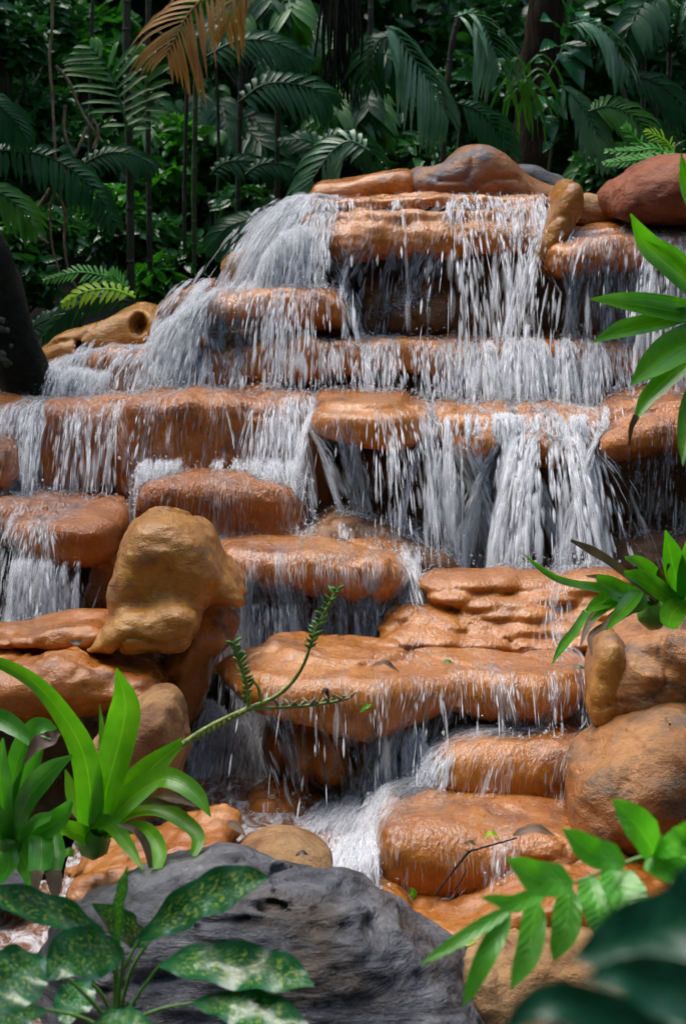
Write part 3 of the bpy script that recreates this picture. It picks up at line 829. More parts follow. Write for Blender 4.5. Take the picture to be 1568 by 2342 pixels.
water('waterfall', 'white water washing down the upper left orange ledge',
      [dict(x=[(440, 1.6), (480, 1.3), (540, .7), (640, .8), (790, .9)], Y=7.88, py=646, n=1200, per=6, comb=26, sharp=1.8, v=(-.1, -.6, 0), vx=[(440, -.65), (520, -.3), (640, -.1), (790, 0)], jv=(.1, .12, .05), steps=90, jY=.15, stick=.7, fo=.7),
       dict(x=[(385, .8), (430, 1.5), (470, 1.2), (510, .3)], Y=7.75, py=690, n=1300, per=4, comb=40, sharp=.7, v=(-.5, -.3, -.1), jv=(.15, .12, .12), dpy=[(385, 50), (510, -30)], steps=50, jY=.08, op=.6, w=.002)])
water('waterfall', 'long veil of water over the second tier ledge',
      [dict(x=[(150, .3), (250, .2), (350, .3), (420, .7), (520, .9), (600, 1.1), (700, .9), (800, 1), (950, .9), (1000, 1.2), (1100, 1.5), (1200, 1.8), (1300, 1.4), (1400, 1), (1500, .8), (1740, .8)], Y=7.85, py=786, n=3300, per=7, comb=30, sharp=1.7, v=(0, -.75, 0), vx=[(150, -.5), (350, -.25), (600, -.08), (1000, 0)], jv=(.1, .15, .05), steps=85, jY=.14, stick=.6, op=.6, fo=.75, spray=.8),
       dict(x=[(1090, .8), (1130, 1.6), (1200, 1.6), (1250, 2.2), (1330, 1.2), (1370, .2)], Y=7.6, py=778, n=600, per=8, comb=14, sharp=3, v=(0, -.5, 0), steps=70, jY=.03, stick=.2, op=.75, w=.0024)])
water('waterfall', 'soft white slide of water below the rock with round holes',
      [dict(x=[(100, 1.2), (160, 1.3), (240, .8), (330, 1.2), (400, 1.1)], Y=7.82, py=812, n=1300, per=5, comb=40, sharp=.7, v=(-.55, -.55, -.05), dpy=[(100, 44), (200, 15), (330, -12), (400, -22)], jv=(.2, .2, .1), steps=55, jY=.05, stick=.8, op=.55, fo=1.0),
       dict(x=[(45, 1), (100, 1.5), (180, 1), (260, .2)], Y=7.62, py=850, n=1100, per=5, comb=30, sharp=1, v=(-.3, -.35, -.2), dpy=[(45, 35), (130, -12), (260, 0)], jv=(.15, .1, .1), steps=45, jY=.04, stick=.5, op=.6, w=.002)])
water('waterfall', 'thin sheets of water running down the broad third tier face at left',
      [dict(x=[(-100, .6), (0, .5), (80, 1.1), (120, 1.6), (160, .9), (260, .7), (330, .9), (450, .7), (560, .6), (640, .9), (760, .6)], Y=7.5, py=915, n=2200, per=8, comb=20, sharp=2, v=(0, -.7, 0), vx=[(-100, -.1), (260, -.15), (400, 0)], jv=(.12, .15, .05), steps=110, jY=.2, stick=.85, fric=2.5, op=.55, fo=.62, end=1160)])
water('waterfall', 'fine strands of water dropping from the tongue shaped ledge',
      [dict(x=[(715, .8), (760, 1.5), (840, 1), (900, .5), (960, .9)], Y=7.4, py=930, n=420, per=8, comb=14, sharp=2.5, v=(0, -.8, 0), jv=(.05, .1, .02), steps=110, jY=.1, stick=.5, op=.5, fo=.35, w=.0013)])
water('waterfall', 'heaviest white plunging water in the middle of the third tier',
      [dict(x=[(950, .6), (990, 2), (1030, 2.4), (1070, 1.4), (1120, 1.6), (1180, 2.2), (1230, 2.2), (1290, 1.6), (1350, 1.0), (1375, .2)], Y=7.45, py=936, n=1350, per=8, comb=26, sharp=2, v=(0, -.8, 0), vx=[(950, -.12), (1100, 0), (1350, .05)], jv=(.1, .15, .05), steps=120, jY=.18, stick=.6, op=.65, fo=.8, w=.0021, spray=1.4),
       dict(x=[(1020, 1.8), (1055, 2.8), (1080, .7), (1150, 1.8), (1180, 2.2), (1215, .8), (1240, 1.6), (1340, .5)], Y=7.12, py=950, n=650, per=10, comb=11, sharp=3, v=(0, -.35, 0), jv=(.05, .08, .03), steps=95, jY=.03, stick=.3, op=.8, w=.0026, spray=1.4)])
water('waterfall', 'sparse dripping strands in the dark recess at right',
      [dict(x=[(1370, .7), (1420, .3), (1500, .9), (1560, .6), (1740, .8)], Y=7.3, py=920, n=300, per=8, comb=12, sharp=2.5, v=(0, -.8, 0), jv=(.05, .1, .02), steps=120, jY=.15, stick=.6, op=.5, fo=.5, w=.0013)])
water('waterfall', 'low frothing water around the smooth red brown boulder',
      [dict(x=[(320, .5), (430, 1.0), (480, 1.8), (540, .8), (640, .9), (690, .6)], Y=7.12, py=1056, n=900, per=8, comb=18, sharp=2, v=(0, -.45, .0), steps=100, jY=.06, stick=.95, fric=2.5, op=.45, fo=.5, end=1262, w=.0013, spray=2),
       dict(x=[(700, .6), (1050, .7)], Y=7.2, py=1215, n=700, per=4, comb=24, v=(0, -.3, .3), jv=(.3, .2, .25), steps=40, jY=.15, op=.4, dpy=[(700, 20), (1050, 30)])])
water('waterfall', 'water sliding over the left fourth tier ledge into a small white fall',
      [dict(x=[(-160, .6), (0, .7), (100, .9), (180, .9), (290, .9)], Y=7.05, py=1146, n=2600, per=6, comb=18, sharp=1.4, v=(-.08, -.7, 0), vx=[(-160, 0), (120, -.1), (290, -.3)], jv=(.1, .15, .05), steps=100, jY=.2, stick=.8, fric=2, op=.45, fo=.6, w=.0014, end=1420),
       dict(x=[(20, .6), (70, 1.4), (110, 1.6), (150, 1.2), (185, .4)], Y=6.62, py=1280, n=900, per=6, comb=14, sharp=1.2, v=(-.05, -.25, -.5), jv=(.06, .08, .2), steps=45, jY=.03, stick=.2, op=.45, w=.0022, spray=.6)])
water('waterfall', 'threads of water falling from the log shaped ledge',
      [dict(x=[(490, .4), (540, 1.1), (620, 1), (700, 1.1), (780, .8), (900, .6), (960, .3)], Y=6.85, py=1252, n=1700, per=7, comb=12, sharp=1.6, v=(.04, -.55, 0), jv=(.04, .1, .03), steps=100, jY=.12, stick=.93, fric=2, op=.5, fo=.8, w=.0012),
       dict(x=[(530, 1), (560, 1.6), (600, .8), (640, 1.5), (700, .3), (750, .8), (900, .5)], Y=6.64, py=1376, n=300, per=8, comb=11, sharp=2, v=(0, -.08, -.4), jv=(.03, .05, .2), steps=45, jY=.05, stick=0, op=.6, w=.0014)])
water('waterfall', 'water rippling over the stepped orange mound',
      [dict(x=[(930, 1), (1000, 1), (1150, 1), (1300, 1), (1400, .7)], Y=6.86, py=1322, n=2800, per=8, comb=11, sharp=1.6, v=(0, -.45, 0), vx=[(930, -.4), (1050, -.1), (1300, .05)], jv=(.06, .1, .03), steps=120, jY=.1, stick=.97, push=4, fric=2.2, op=.6, fo=1.3, w=.0013, hits=6, spray=.2)])
water('waterfall', 'transparent water sliding off the front of the mushroom shaped ledge',
      [dict(x=[(560, .25), (700, .4), (850, .8), (950, 1.5), (1000, 1.3), (1100, 1.2), (1250, 1.1), (1340, .6)], Y=6.4, py=1505, n=2000, per=8, comb=12, sharp=1.6, v=(0, -.7, 0), vx=[(560, -.1), (900, -.12), (1000, -.05), (1340, -.05)], jv=(.06, .12, .03), steps=100, jY=.2, stick=.93, fric=2, op=.5, fo=.75, w=.0012, hits=1, spray=.5),
       dict(x=[(862, 1), (885, 1.6), (910, .6), (935, 1.6), (968, .8)], Y=6.02, py=1680, n=430, per=8, comb=8, sharp=2, v=(0, -.12, -.5), jv=(.03, .05, .2), steps=40, jY=.04, stick=0, op=.55, w=.0014, dpy=[(862, 10), (968, -20)]),
       dict(x=[(1075, 1.2), (1120, 1.3), (1180, .9), (1260, .5)], Y=6.1, py=1655, n=260, per=6, comb=8, sharp=2, v=(0, -.12, -.4), jv=(.03, .05, .2), steps=30, jY=.04, stick=0, op=.5, w=.0014)])
water('waterfall', 'soft bluish white fall plunging left of the mushroom shaped ledge',
      [dict(x=[(455, .6), (480, 1.3), (520, 1.2), (570, 1.2), (620, .9), (650, .3)], Y=6.46, py=1575, n=6000, per=8, comb=16, sharp=1.0, v=(-.12, -.35, -.5), vx=[(455, -.35), (520, -.15), (650, .02)], jv=(.07, .12, .2), steps=65, jY=.05, stick=.2, op=.95, w=.0026, dpy=[(455, 20), (520, 60), (600, 110), (650, 130)], spray=1)])
water('waterfall', 'water curling over the left end of the barrel shaped ledge',
      [dict(x=[(1010, 1.2), (1060, 1), (1200, .8), (1380, .6)], Y=6.15, py=1690, n=1100, per=7, comb=11, sharp=1.4, v=(-.25, -.5, 0), vx=[(1010, -.35), (1100, -.1), (1380, -.1)], jv=(.06, .1, .03), steps=80, jY=.12, stick=.93, fric=2, op=.5, fo=.5, w=.0012),
       dict(x=[(975, 1), (1010, 1.5), (1045, .5)], Y=5.95, py=1770, n=900, per=6, comb=12, sharp=1, v=(-.25, -.3, -.25), jv=(.08, .08, .15), steps=40, jY=.06, stick=.1, op=.55, w=.0018, dpy=[(975, 40), (1045, -50)])])
water('waterfall', 'white rushing water over the left side of the lower orange ledge',
      [dict(x=[(700, .7), (800, 1.2), (900, 1.5), (1000, 1.3), (1100, .4)], Y=5.95, py=1822, n=2600, per=6, comb=18, sharp=1.3, v=(-.35, -.7, .05), vx=[(700, -.1), (900, -.1), (1100, -.2)], jv=(.15, .2, .12), dpy=[(700, 50), (850, 10), (1100, 20)], steps=60, jY=.12, stick=.6, op=.5, fo=.9, w=.0016, hits=3),
       dict(x=[(860, 1), (950, 1), (1100, .8), (1250, .3)], Y=5.75, py=1886, n=900, per=8, comb=12, sharp=1.5, v=(-.2, -.5, 0), vx=[(860, -.3), (1000, -.05)], jv=(.06, .1, .03), steps=80, jY=.1, stick=.95, fric=2, op=.5, fo=.5, w=.0012),
       dict(x=[(735, 1), (800, 1.5), (862, .9)], Y=5.55, py=1925, n=1500, per=7, comb=14, sharp=1, v=(-.15, -.45, -.2), jv=(.1, .12, .12), steps=45, jY=.12, stick=.2, op=.8, w=.0026, dpy=[(735, 40), (862, -10)])])

# pools
mp_, nt, b = new_mat('pool_water')
geo = N(nt, "ShaderNodeNewGeometry")
fo = ramp(nt, tex_noise(nt, geo.outputs["Position"], 9, 6, 0.7, stretch=(1.8, 1, 1), dist=1.2), [(0.46, 0.0), (0.6, 1.0)])
nt.links.new(mixc(nt, fo, (0.24, 0.09, 0.035), (0.75, 0.74, 0.76)), b.inputs["Base Color"])
b.inputs["Roughness"].default_value = 0.08
bm = N(nt, "ShaderNodeBump"); bm.inputs["Distance"].default_value = 0.03
nt.links.new(tex_noise(nt, geo.outputs["Position"], 14, 5, 0.65, stretch=(1.6, 1, 1), dist=0.8), bm.inputs["Height"]); nt.links.new(bm.outputs[0], b.inputs["Normal"])
def pool(label, x0, x1, y0, y1, z, drop=0.0):
    xs = np.linspace(x0, x1, 60); ys = np.linspace(y0, y1, 60)
    A, B = np.meshgrid(xs, ys, indexing='ij')
    Z = z + 0.012 * noise(np.stack([A.ravel() * 9, B.ravel() * 6, 0 * A.ravel()], 1)).reshape(A.shape)
    Z = Z - drop * np.clip((y0 + 0.25 - B) / 0.25, 0, 1) ** 2
    k = (np.arange(59)[:, None] * 60 + np.arange(59)[None, :]).ravel()
    o = mesh_obj('water', np.stack([A.ravel(), B.ravel(), Z.ravel()], 1), np.stack([k, k + 60, k + 61, k + 1], 1), mp_)
    tag(o, label, kind='structure')
pool('foaming brown pool below the mushroom shaped ledge', -0.75, 0.5, 5.35, 6.75, 0.075, 0.25)
pool('still orange brown pool in the bottom left corner', -1.6, -0.5, 4.3, 5.6, 0.02)

#STAGE_PLANTS
# ------------------------------------------------------------------ plants
def leaf_mat(name, ca, cb, rough=0.32, veins=0.25, vein_n=14.0, spots=None, trans=0.3, patch=None, spec=0.5, par=False, pscale=16, pat=0.6):
    m, nt, b = new_mat(name)
    uv = N(nt, "ShaderNodeUVMap").outputs[0]
    geo = N(nt, "ShaderNodeNewGeometry")
    pos = geo.outputs["Position"]
    col = ramp(nt, tex_noise(nt, pos, 7, 3, 0.6), [(0.35, ca), (0.65, cb)])
    sep = N(nt, "ShaderNodeSeparateXYZ"); nt.links.new(uv, sep.inputs[0])
    U = mth(nt, 'ABSOLUTE', mth(nt, 'SUBTRACT', sep.outputs[0], 0.5))
    mid = ramp(nt, U, [(0.0, 1.0), (0.035, 0.0)])
    if par:
        wv = mth(nt, 'SINE', mth(nt, 'MULTIPLY', sep.outputs[0], vein_n * 6.283))
    else:
        wv = mth(nt, 'SINE', mth(nt, 'MULTIPLY', mth(nt, 'SUBTRACT', sep.outputs[1], mth(nt, 'MULTIPLY', U, 0.35)), vein_n * 6.283))
    if patch:
        pz = tex_noise(nt, pos, pscale, 5, 0.7)
        col = mixc(nt, ramp(nt, pz, [(pat, 0.0), (pat + 0.07, 1.0)]), col, patch)
    if spots:
        mp = N(nt, "ShaderNodeMapping"); mp.inputs["Scale"].default_value = (9, 24, 1); mp.inputs["Rotation"].default_value = (0, 0, 0)
        skew = N(nt, "ShaderNodeCombineXYZ")
        nt.links.new(sep.outputs[0], skew.inputs[0])
        nt.links.new(mth(nt, 'SUBTRACT', sep.outputs[1], mth(nt, 'MULTIPLY', U, 0.5)), skew.inputs[1])
        nt.links.new(skew.outputs[0], mp.inputs[0])
        t = N(nt, "ShaderNodeTexNoise"); t.inputs["Scale"].default_value = 1.6; t.inputs["Detail"].default_value = 3; t.inputs["Roughness"].default_value = 0.7
        nt.links.new(mp.outputs[0], t.inputs["Vector"])
        edge = ramp(nt, U, [(0.0, 1.0), (0.28, 0.9), (0.43, 0.0)])
        ends = ramp(nt, sep.outputs[1], [(0.06, 0.0), (0.2, 1.0), (0.86, 1.0), (0.95, 0.2)])
        sp = mth(nt, 'MULTIPLY', ramp(nt, t.outputs["Fac"], [(0.56, 0.0), (0.61, 1.0)]), mth(nt, 'MULTIPLY', edge, ends))
        col = mixc(nt, sp, col, spots)
    col = mixc(nt, mth(nt, 'MULTIPLY', mid, 0.5), col, (min(1, cb[0] * 1.8 + .02), min(1, cb[1] * 1.5 + .02), cb[2] * 1.3))
    nt.links.new(col, b.inputs["Base Color"])
    b.inputs["Roughness"].default_value = rough
    b.inputs["Specular IOR Level"].default_value = spec
    h = mth(nt, 'ADD', mth(nt, 'MULTIPLY', wv, veins), mth(nt, 'MULTIPLY', tex_noise(nt, pos, 30, 3), 0.5))
    bm = N(nt, "ShaderNodeBump"); bm.inputs["Distance"].default_value = 0.004; bm.inputs["Strength"].default_value = 0.7
    nt.links.new(h, bm.inputs["Height"]); nt.links.new(bm.outputs[0], b.inputs["Normal"])
    if trans:
        tl = N(nt, "ShaderNodeBsdfTranslucent")
        nt.links.new(mixc(nt, 1.0, col, (1.3, 1.5, 0.5), 'MULTIPLY'), tl.inputs[0])
        mx = N(nt, "ShaderNodeMixShader"); mx.inputs[0].default_value = trans
        nt.links.new(b.outputs[0], mx.inputs[1]); nt.links.new(tl.outputs[0], mx.inputs[2])
        nt.links.new(mx.outputs[0], nt.nodes["Material Output"].inputs[0])
    return m

M['brom'] = leaf_mat('bromeliad_leaf', (0.07, 0.27, 0.008), (0.15, 0.42, 0.018), 0.28, 0.05, 9, trans=0.45, patch=(0.10, 0.08, 0.01), pscale=70, pat=0.68, par=True)
M['bromB'] = leaf_mat('bluish_bromeliad_leaf', (0.04, 0.22, 0.02), (0.09, 0.34, 0.04), 0.27, 0.05, 9, trans=0.4, patch=(0.10, 0.08, 0.01), pscale=70, pat=0.69, par=True)
M['bromR'] = leaf_mat('right_bromeliad_leaf', (0.04, 0.21, 0.008), (0.10, 0.34, 0.015), 0.2, 0.05, 9, trans=0.4, patch=(0.14, 0.10, 0.01), pscale=40, pat=0.7, par=True)
M['dead'] = leaf_mat('dead_leaf', (0.10, 0.055, 0.03), (0.28, 0.19, 0.13), 0.6, 0.2, 9, trans=0.1, par=True)
M['pale_dead'] = leaf_mat('bleached_dead_leaf', (0.42, 0.33, 0.27), (0.16, 0.09, 0.06), 0.6, 0.2, 9, trans=0.1, par=True)
M['spotted'] = leaf_mat('spotted_leaf', (0.008, 0.085, 0.025), (0.014, 0.13, 0.04), 0.22, 0.06, 9, spots=(0.5, 0.62, 0.10), trans=0.2)
M['pinnate'] = leaf_mat('bright_pinnate_leaf', (0.09, 0.38, 0.03), (0.16, 0.52, 0.06), 0.22, 0.1, 10, trans=0.4)
M['darkleaf'] = leaf_mat('dark_teal_leaf', (0.003, 0.06, 0.03), (0.008, 0.10, 0.05), 0.4, 0.05, 7, trans=0.1, spec=0.35)
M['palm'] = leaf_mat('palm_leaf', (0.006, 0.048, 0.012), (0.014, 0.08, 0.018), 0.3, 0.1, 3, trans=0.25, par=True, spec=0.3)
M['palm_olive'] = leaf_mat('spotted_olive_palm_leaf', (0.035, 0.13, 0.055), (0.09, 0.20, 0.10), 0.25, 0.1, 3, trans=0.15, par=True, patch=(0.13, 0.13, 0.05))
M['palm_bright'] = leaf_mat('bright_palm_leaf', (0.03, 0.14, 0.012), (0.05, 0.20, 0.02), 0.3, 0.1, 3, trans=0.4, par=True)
M['fern_lime'] = leaf_mat('lime_leaf', (0.32, 0.6, 0.02), (0.45, 0.72, 0.04), 0.35, 0.1, 3, trans=0.5, par=True)
M['fern_mid'] = leaf_mat('fresh_fern_leaf', (0.08, 0.34, 0.04), (0.14, 0.48, 0.08), 0.3, 0.1, 3, trans=0.45, par=True)
M['palm_dead'] = leaf_mat('dried_orange_palm_leaf', (0.35, 0.16, 0.035), (0.46, 0.25, 0.08), 0.45, 0.15, 4, trans=0.25, par=True)
M['bush'] = leaf_mat('bush_leaf', (0.014, 0.085, 0.022), (0.035, 0.15, 0.035), 0.18, 0.1, 6, trans=0.3)
M['bush2'] = leaf_mat('fresh_bush_leaf', (0.03, 0.17, 0.02), (0.07, 0.30, 0.03), 0.2, 0.1, 6, trans=0.45)
M['vineleaf'] = leaf_mat('climber_leaf', (0.012, 0.09, 0.035), (0.025, 0.14, 0.05), 0.25, 0.12, 7, trans=0.2)

def plain(name, ca, cb, rough=0.6, sc_=20, stretch=None, bump=0.5):
    m, nt, b = new_mat(name)
    pos = N(nt, "ShaderNodeNewGeometry").outputs["Position"]
    n1 = tex_noise(nt, pos, sc_, 5, 0.65, stretch=stretch)
    nt.links.new(ramp(nt, n1, [(0.35, ca), (0.65, cb)]), b.inputs["Base Color"])
    b.inputs["Roughness"].default_value = rough
    if rough > 0.7: b.inputs["Specular IOR Level"].default_value = 0.15
    bm = N(nt, "ShaderNodeBump"); bm.inputs["Distance"].default_value = 0.02; bm.inputs["Strength"].default_value = bump
    nt.links.new(n1, bm.inputs["Height"]); nt.links.new(bm.outputs[0], b.inputs["Normal"])
    return m
M['bark'] = plain('brown_bark', (0.010, 0.007, 0.005), (0.035, 0.022, 0.013), 0.75, 12, (3, 3, 0.6), 0.9)
M['mossy'] = plain('mossy_bark', (0.004, 0.006, 0.004), (0.012, 0.015, 0.008), 0.8, 9, None, 0.9)
M['lichen'] = plain('pale_lichen', (0.03, 0.045, 0.035), (0.09, 0.12, 0.10), 0.8, 30)
M['cane'] = plain('green_cane', (0.02, 0.05, 0.012), (0.05, 0.09, 0.03), 0.45, 10)
M['darkcane'] = plain('dark_cane', (0.015, 0.02, 0.012), (0.04, 0.045, 0.025), 0.5, 10)
M['vine'] = plain('dry_vine', (0.10, 0.075, 0.045), (0.24, 0.20, 0.13), 0.7, 25)
M['stem'] = plain('fresh_stem', (0.06, 0.20, 0.02), (0.13, 0.30, 0.04), 0.35, 18, None, 0.2)
M['stalk'] = plain('yellow_green_stalk', (0.12, 0.20, 0.03), (0.34, 0.40, 0.08), 0.4, 40, None, 0.4)
M['bract'] = plain('dry_bract', (0.25, 0.20, 0.09), (0.42, 0.36, 0.20), 0.6, 40, None, 0.4)
M['twig'] = plain('wet_black_twig', (0.012, 0.010, 0.009), (0.04, 0.03, 0.02), 0.4, 40)

def spline(pts, k):
    p = np.asarray(pts, float)
    if len(p) == 2: p = np.stack([p[0], (p[0] + p[1]) / 2, p[1]])
    q = np.concatenate([[2 * p[0] - p[1]], p, [2 * p[-1] - p[-2]]])
    t = np.linspace(0, len(p) - 1 - 1e-6, k)
    i = t.astype(int); f = (t - i)[:, None]
    a, b_, c, d = q[i], q[i + 1], q[i + 2], q[i + 3]
    return 0.5 * (2 * b_ + (c - a) * f + (2 * a - 5 * b_ + 4 * c - d) * f ** 2 + (3 * b_ - a - 3 * c + d) * f ** 3)

class MB:
    """collects strips and tubes; build() links them as one mesh with UVs"""
    def __init__(s): s.v = []; s.f = []; s.uv = []; s.n = 0
    def grid(s, G, U, V):
        a, b_ = G.shape[:2]
        s.v.append(G.reshape(-1, 3))
        k = (np.arange(a - 1)[:, None] * b_ + np.arange(b_ - 1)[None, :]).ravel() + s.n
        s.f.append(np.stack([k, k + b_, k + b_ + 1, k + 1], 1))
        s.uv.append(np.stack([U.ravel(), V.ravel()], 1))
        s.n += a * b_
    def strip(s, pts, widths, nrm=(0, -0.6, 0.8), cup=0.15, nu=5, k=18, wave=0.0, wf=5.0, fold=0.0, twist=0.0, ph=0.0):
        c = spline(pts, k)
        w_ = spline(np.array(widths, float)[:, None].repeat(3, 1), k)[:, 0].clip(0) if len(widths) > 2 else np.interp(np.linspace(0, 1, k), np.linspace(0, 1, len(widths)), widths)
        t = np.gradient(c, axis=0); t /= np.linalg.norm(t, axis=1, keepdims=True) + 1e-9
        nr = np.array(nrm, float); nr = nr / np.linalg.norm(nr)
        sd = np.cross(t, nr[None, :]); sd /= np.linalg.norm(sd, axis=1, keepdims=True) + 1e-9
        nn = np.cross(sd, t)
        if twist:
            a = np.linspace(0, twist, k)[:, None]
            sd, nn = sd * np.cos(a) + nn * np.sin(a), nn * np.cos(a) - sd * np.sin(a)
        u = np.linspace(-1, 1, nu)
        vv = np.linspace(0, 1, k)
        off = cup * (u[None, :] ** 2) * w_[:, None] * 0.5 + fold * np.abs(u)[None, :] * w_[:, None] * 0.5
        if wave: off = off + wave * w_[:, None] * np.abs(u)[None, :] ** 1.5 * np.sin(vv[:, None] * wf * 6.283 + (u[None, :] > 0) * 1.7 + ph)
        G = c[:, None, :] + sd[:, None, :] * (u[None, :, None] * w_[:, None, None] * 0.5) + nn[:, None, :] * off[:, :, None]
        s.grid(G, np.broadcast_to((u[None, :] + 1) / 2, (k, nu)), np.broadcast_to(vv[:, None], (k, nu)))
    def tube(s, pts, rad, k=16, sides=8):
        c = spline(pts, k)
        r = np.interp(np.linspace(0, 1, k), np.linspace(0, 1, len(rad)), rad)
        t = np.gradient(c, axis=0); t /= np.linalg.norm(t, axis=1, keepdims=True) + 1e-9
        ref = np.array([0.3, 1.0, 0.1]); a = np.cross(t, ref); a /= np.linalg.norm(a, axis=1, keepdims=True)
        b_ = np.cross(t, a)
        th = np.linspace(0, 2 * math.pi, sides + 1)
        G = c[:, None, :] + (a[:, None, :] * np.cos(th)[None, :, None] + b_[:, None, :] * np.sin(th)[None, :, None]) * r[:, None, None]
        s.grid(G, np.broadcast_to(th[None, :] / 6.283, G.shape[:2]), np.broadcast_to(np.linspace(0, 1, k)[:, None], G.shape[:2]))
    def build(s, name, mat, parent=None, base=True):
        V = np.concatenate(s.v); Fc = np.concatenate(s.f)
        o = mesh_obj(name, V, Fc, M[mat] if isinstance(mat, str) else mat, parent, base=base)
        l = o.data.uv_layers.new(name="UVMap")
        uv = np.concatenate(s.uv)[Fc.ravel()]
        l.data.foreach_set("uv", uv.astype(np.float32).ravel())
        return o

def PP(L, Y=None):
    """picture points (px, py[, Y]) -> world"""
    return np.array([P(a[0], a[1], a[2] if len(a) > 2 else Y) for a in L])

def strap_leaf(root, L, W, Y0, Y1, mat, nrm=(0, -0.88, 0.48), cup=0.3, name='leaf', label=None, tip=None, **kw):
    n = len(L)
    ys = np.linspace(Y0, Y1, n)
    pts = np.array([P(a, b_, y) for (a, b_), y in zip(L, ys)])
    wm = [1.04 * w_ / F * y for w_, y in zip(W, ys)]
    mb = MB(); mb.strip(pts, wm, nrm, cup, nu=7, k=26, **kw)
    o = mb.build(name, mat, root)
    if label: o['label'] = label
    if tip:
        Lt, Wt, mt, lt = tip
        mb = MB(); mb.strip(PP(Lt, Y1 - 0.006), [q / F * Y1 for q in Wt], nrm, cup * 0.6, nu=7, k=14, wave=0.12, wf=3)
        c = mb.build('leaf_tip', mt, root); c.parent = o; c.location = (0, 0, 0); c['label'] = lt
    return o

# ---- bromeliads at lower left
r_ = empty('bromeliad', P(205, 1930, 5.15)); tag(r_, 'bright green bromeliad with broad strap leaves and a tall flower stalk at lower left', 'bromeliad', 'bromeliads on the rocks')
for L, W, y1, kw in (
    ([(222, 1925), (243, 1810), (275, 1690), (287, 1610), (267, 1528)], [36, 68, 74, 66, 3], 5.0, {}),
    ([(200, 1915), (208, 1830), (190, 1720), (140, 1630), (80, 1562), (0, 1518), (-60, 1512)], [40, 62, 58, 44, 34, 26, 14], 4.9, {}),
    ([(240, 1900), (280, 1835), (340, 1765), (420, 1694)], [30, 62, 60, 16], 5.12, {}),
    ([(235, 1905), (290, 1835), (360, 1786), (405, 1790), (450, 1822), (482, 1868)], [30, 60, 56, 50, 40, 3], 4.95, {'nrm': (0.1, -0.7, 0.7)}),
    ([(235, 1912), (300, 1860), (370, 1855), (430, 1890), (452, 1920), (442, 1958)], [30, 44, 44, 40, 32, 16], 4.9, {'nrm': (0.2, -0.6, 0.75)}),
    ([(205, 1882), (250, 1884), (290, 1930), (327, 1988)], [30, 34, 30, 5], 4.85, {}),
    ([(240, 1915), (200, 1870), (170, 1820), (150, 1760)], [30, 40, 36, 4], 5.2, {}),
    ([(245, 1915), (235, 1800), (236, 1700), (228, 1610)], [16, 20, 18, 2], 5.25, {}),
    ([(215, 1925), (180, 1905), (140, 1900), (110, 1930)], [30, 40, 36, 4], 4.95, {})):
    strap_leaf(r_, L, W, 5.12, y1, 'brom', **kw)
strap_leaf(r_, [(260, 1905), (320, 1893), (350, 1915), (363, 1950), (357, 1988)], [20, 30, 36, 38, 30], 5.1, 4.86, 'brom',
           tip=([(270, 1885), (310, 1900), (335, 1935), (345, 1985)], [6, 14, 18, 10], 'pale_dead', 'bleached dead edge of the drooping leaf'))
for L in ([(330, 1835), (390, 1825), (450, 1845)], [(520, 1880), (540, 1890), (562, 1912)], [(260, 1850), (330, 1832), (420, 1845)]):
    strap_leaf(r_, L, [8, 20, 3], 5.12, 5.0, 'dead', label='brown dead strap leaf')
mb = MB(); mb.tube(PP([(205, 1935, 5.18), (215, 1925, 5.12), (225, 1900, 5.1)]), [0.03, 0.045, 0.02]); mb.build('stem_base', 'stem', r_)

st = MB()
Ys = 5.05
for L, R in (([(420, 1702), (470, 1668), (520, 1642), (572, 1620)], [8, 6.5, 6, 7]), ([(572, 1620), (625, 1596), (664, 1565), (694, 1520), (708, 1480), (722, 1440), (744, 1398), (768, 1352)], [7, 5, 4.5, 4, 4, 4, 3.5, 3]),
             ([(568, 1622), (567, 1580), (553, 1530), (534, 1472)], [5, 4.5, 4, 3]), ([(600, 1610), (594, 1590), (590, 1572), (578, 1556)], [4, 4, 3.5, 3]), ([(575, 1620), (640, 1618), (700, 1614), (760, 1606), (795, 1598)], [5, 4, 4, 3.5, 3])):
    st.tube(PP(L, Ys), [q / F * Ys for q in R], k=24)
r2 = random.Random(8)
for k in range(14):   # nodes along the stalk
    t = k / 13
    a = P(420 + 152 * t, 1702 - 82 * t, Ys)
    st.tube(np.array([a - [0.004, 0, -0.002], a, a + [0.004, 0, -0.002]]), [0.0075, 0.0098, 0.0075], k=5)
so = st.build('flower_stalk', 'stalk', r_)
bd = MB(); bd2 = MB(); bq = MB()
def buds(mbx, L, n, ln, side):
    c = spline(PP(L, Ys), n)
    for k in range(n):
        for sg in (-1, 1):
            a = c[k] + np.array([0, r2.uniform(-.006, .006), 0])
            d = np.array([sg * r2.uniform(0.5, 1.0), r2.uniform(-.5, .5), r2.uniform(0.3, 0.9)]); d /= np.linalg.norm(d)
            l_ = ln * r2.uniform(0.7, 1.2)
            mbx.tube(np.array([a, a + d * l_ * .5, a + d * l_]), [0.002, 0.0048, 0.001], k=6, sides=6)
buds(bd, [(708, 1480), (722, 1440), (744, 1398), (770, 1350)], 13, 0.024, 1)
buds(bd2, [(565, 1600), (560, 1550), (548, 1510), (534, 1470)], 14, 0.022, 1)
buds(bq, [(640, 1618), (700, 1614), (760, 1606), (795, 1598)], 9, 0.024, 1)
for q_ in (bd, bd2):
    o = q_.build('buds', 'stem', r_); o.parent = so; o.location = (0, 0, 0)
o = bq.build('dry_buds', 'bract', r_); o.parent = so; o.location = (0, 0, 0)

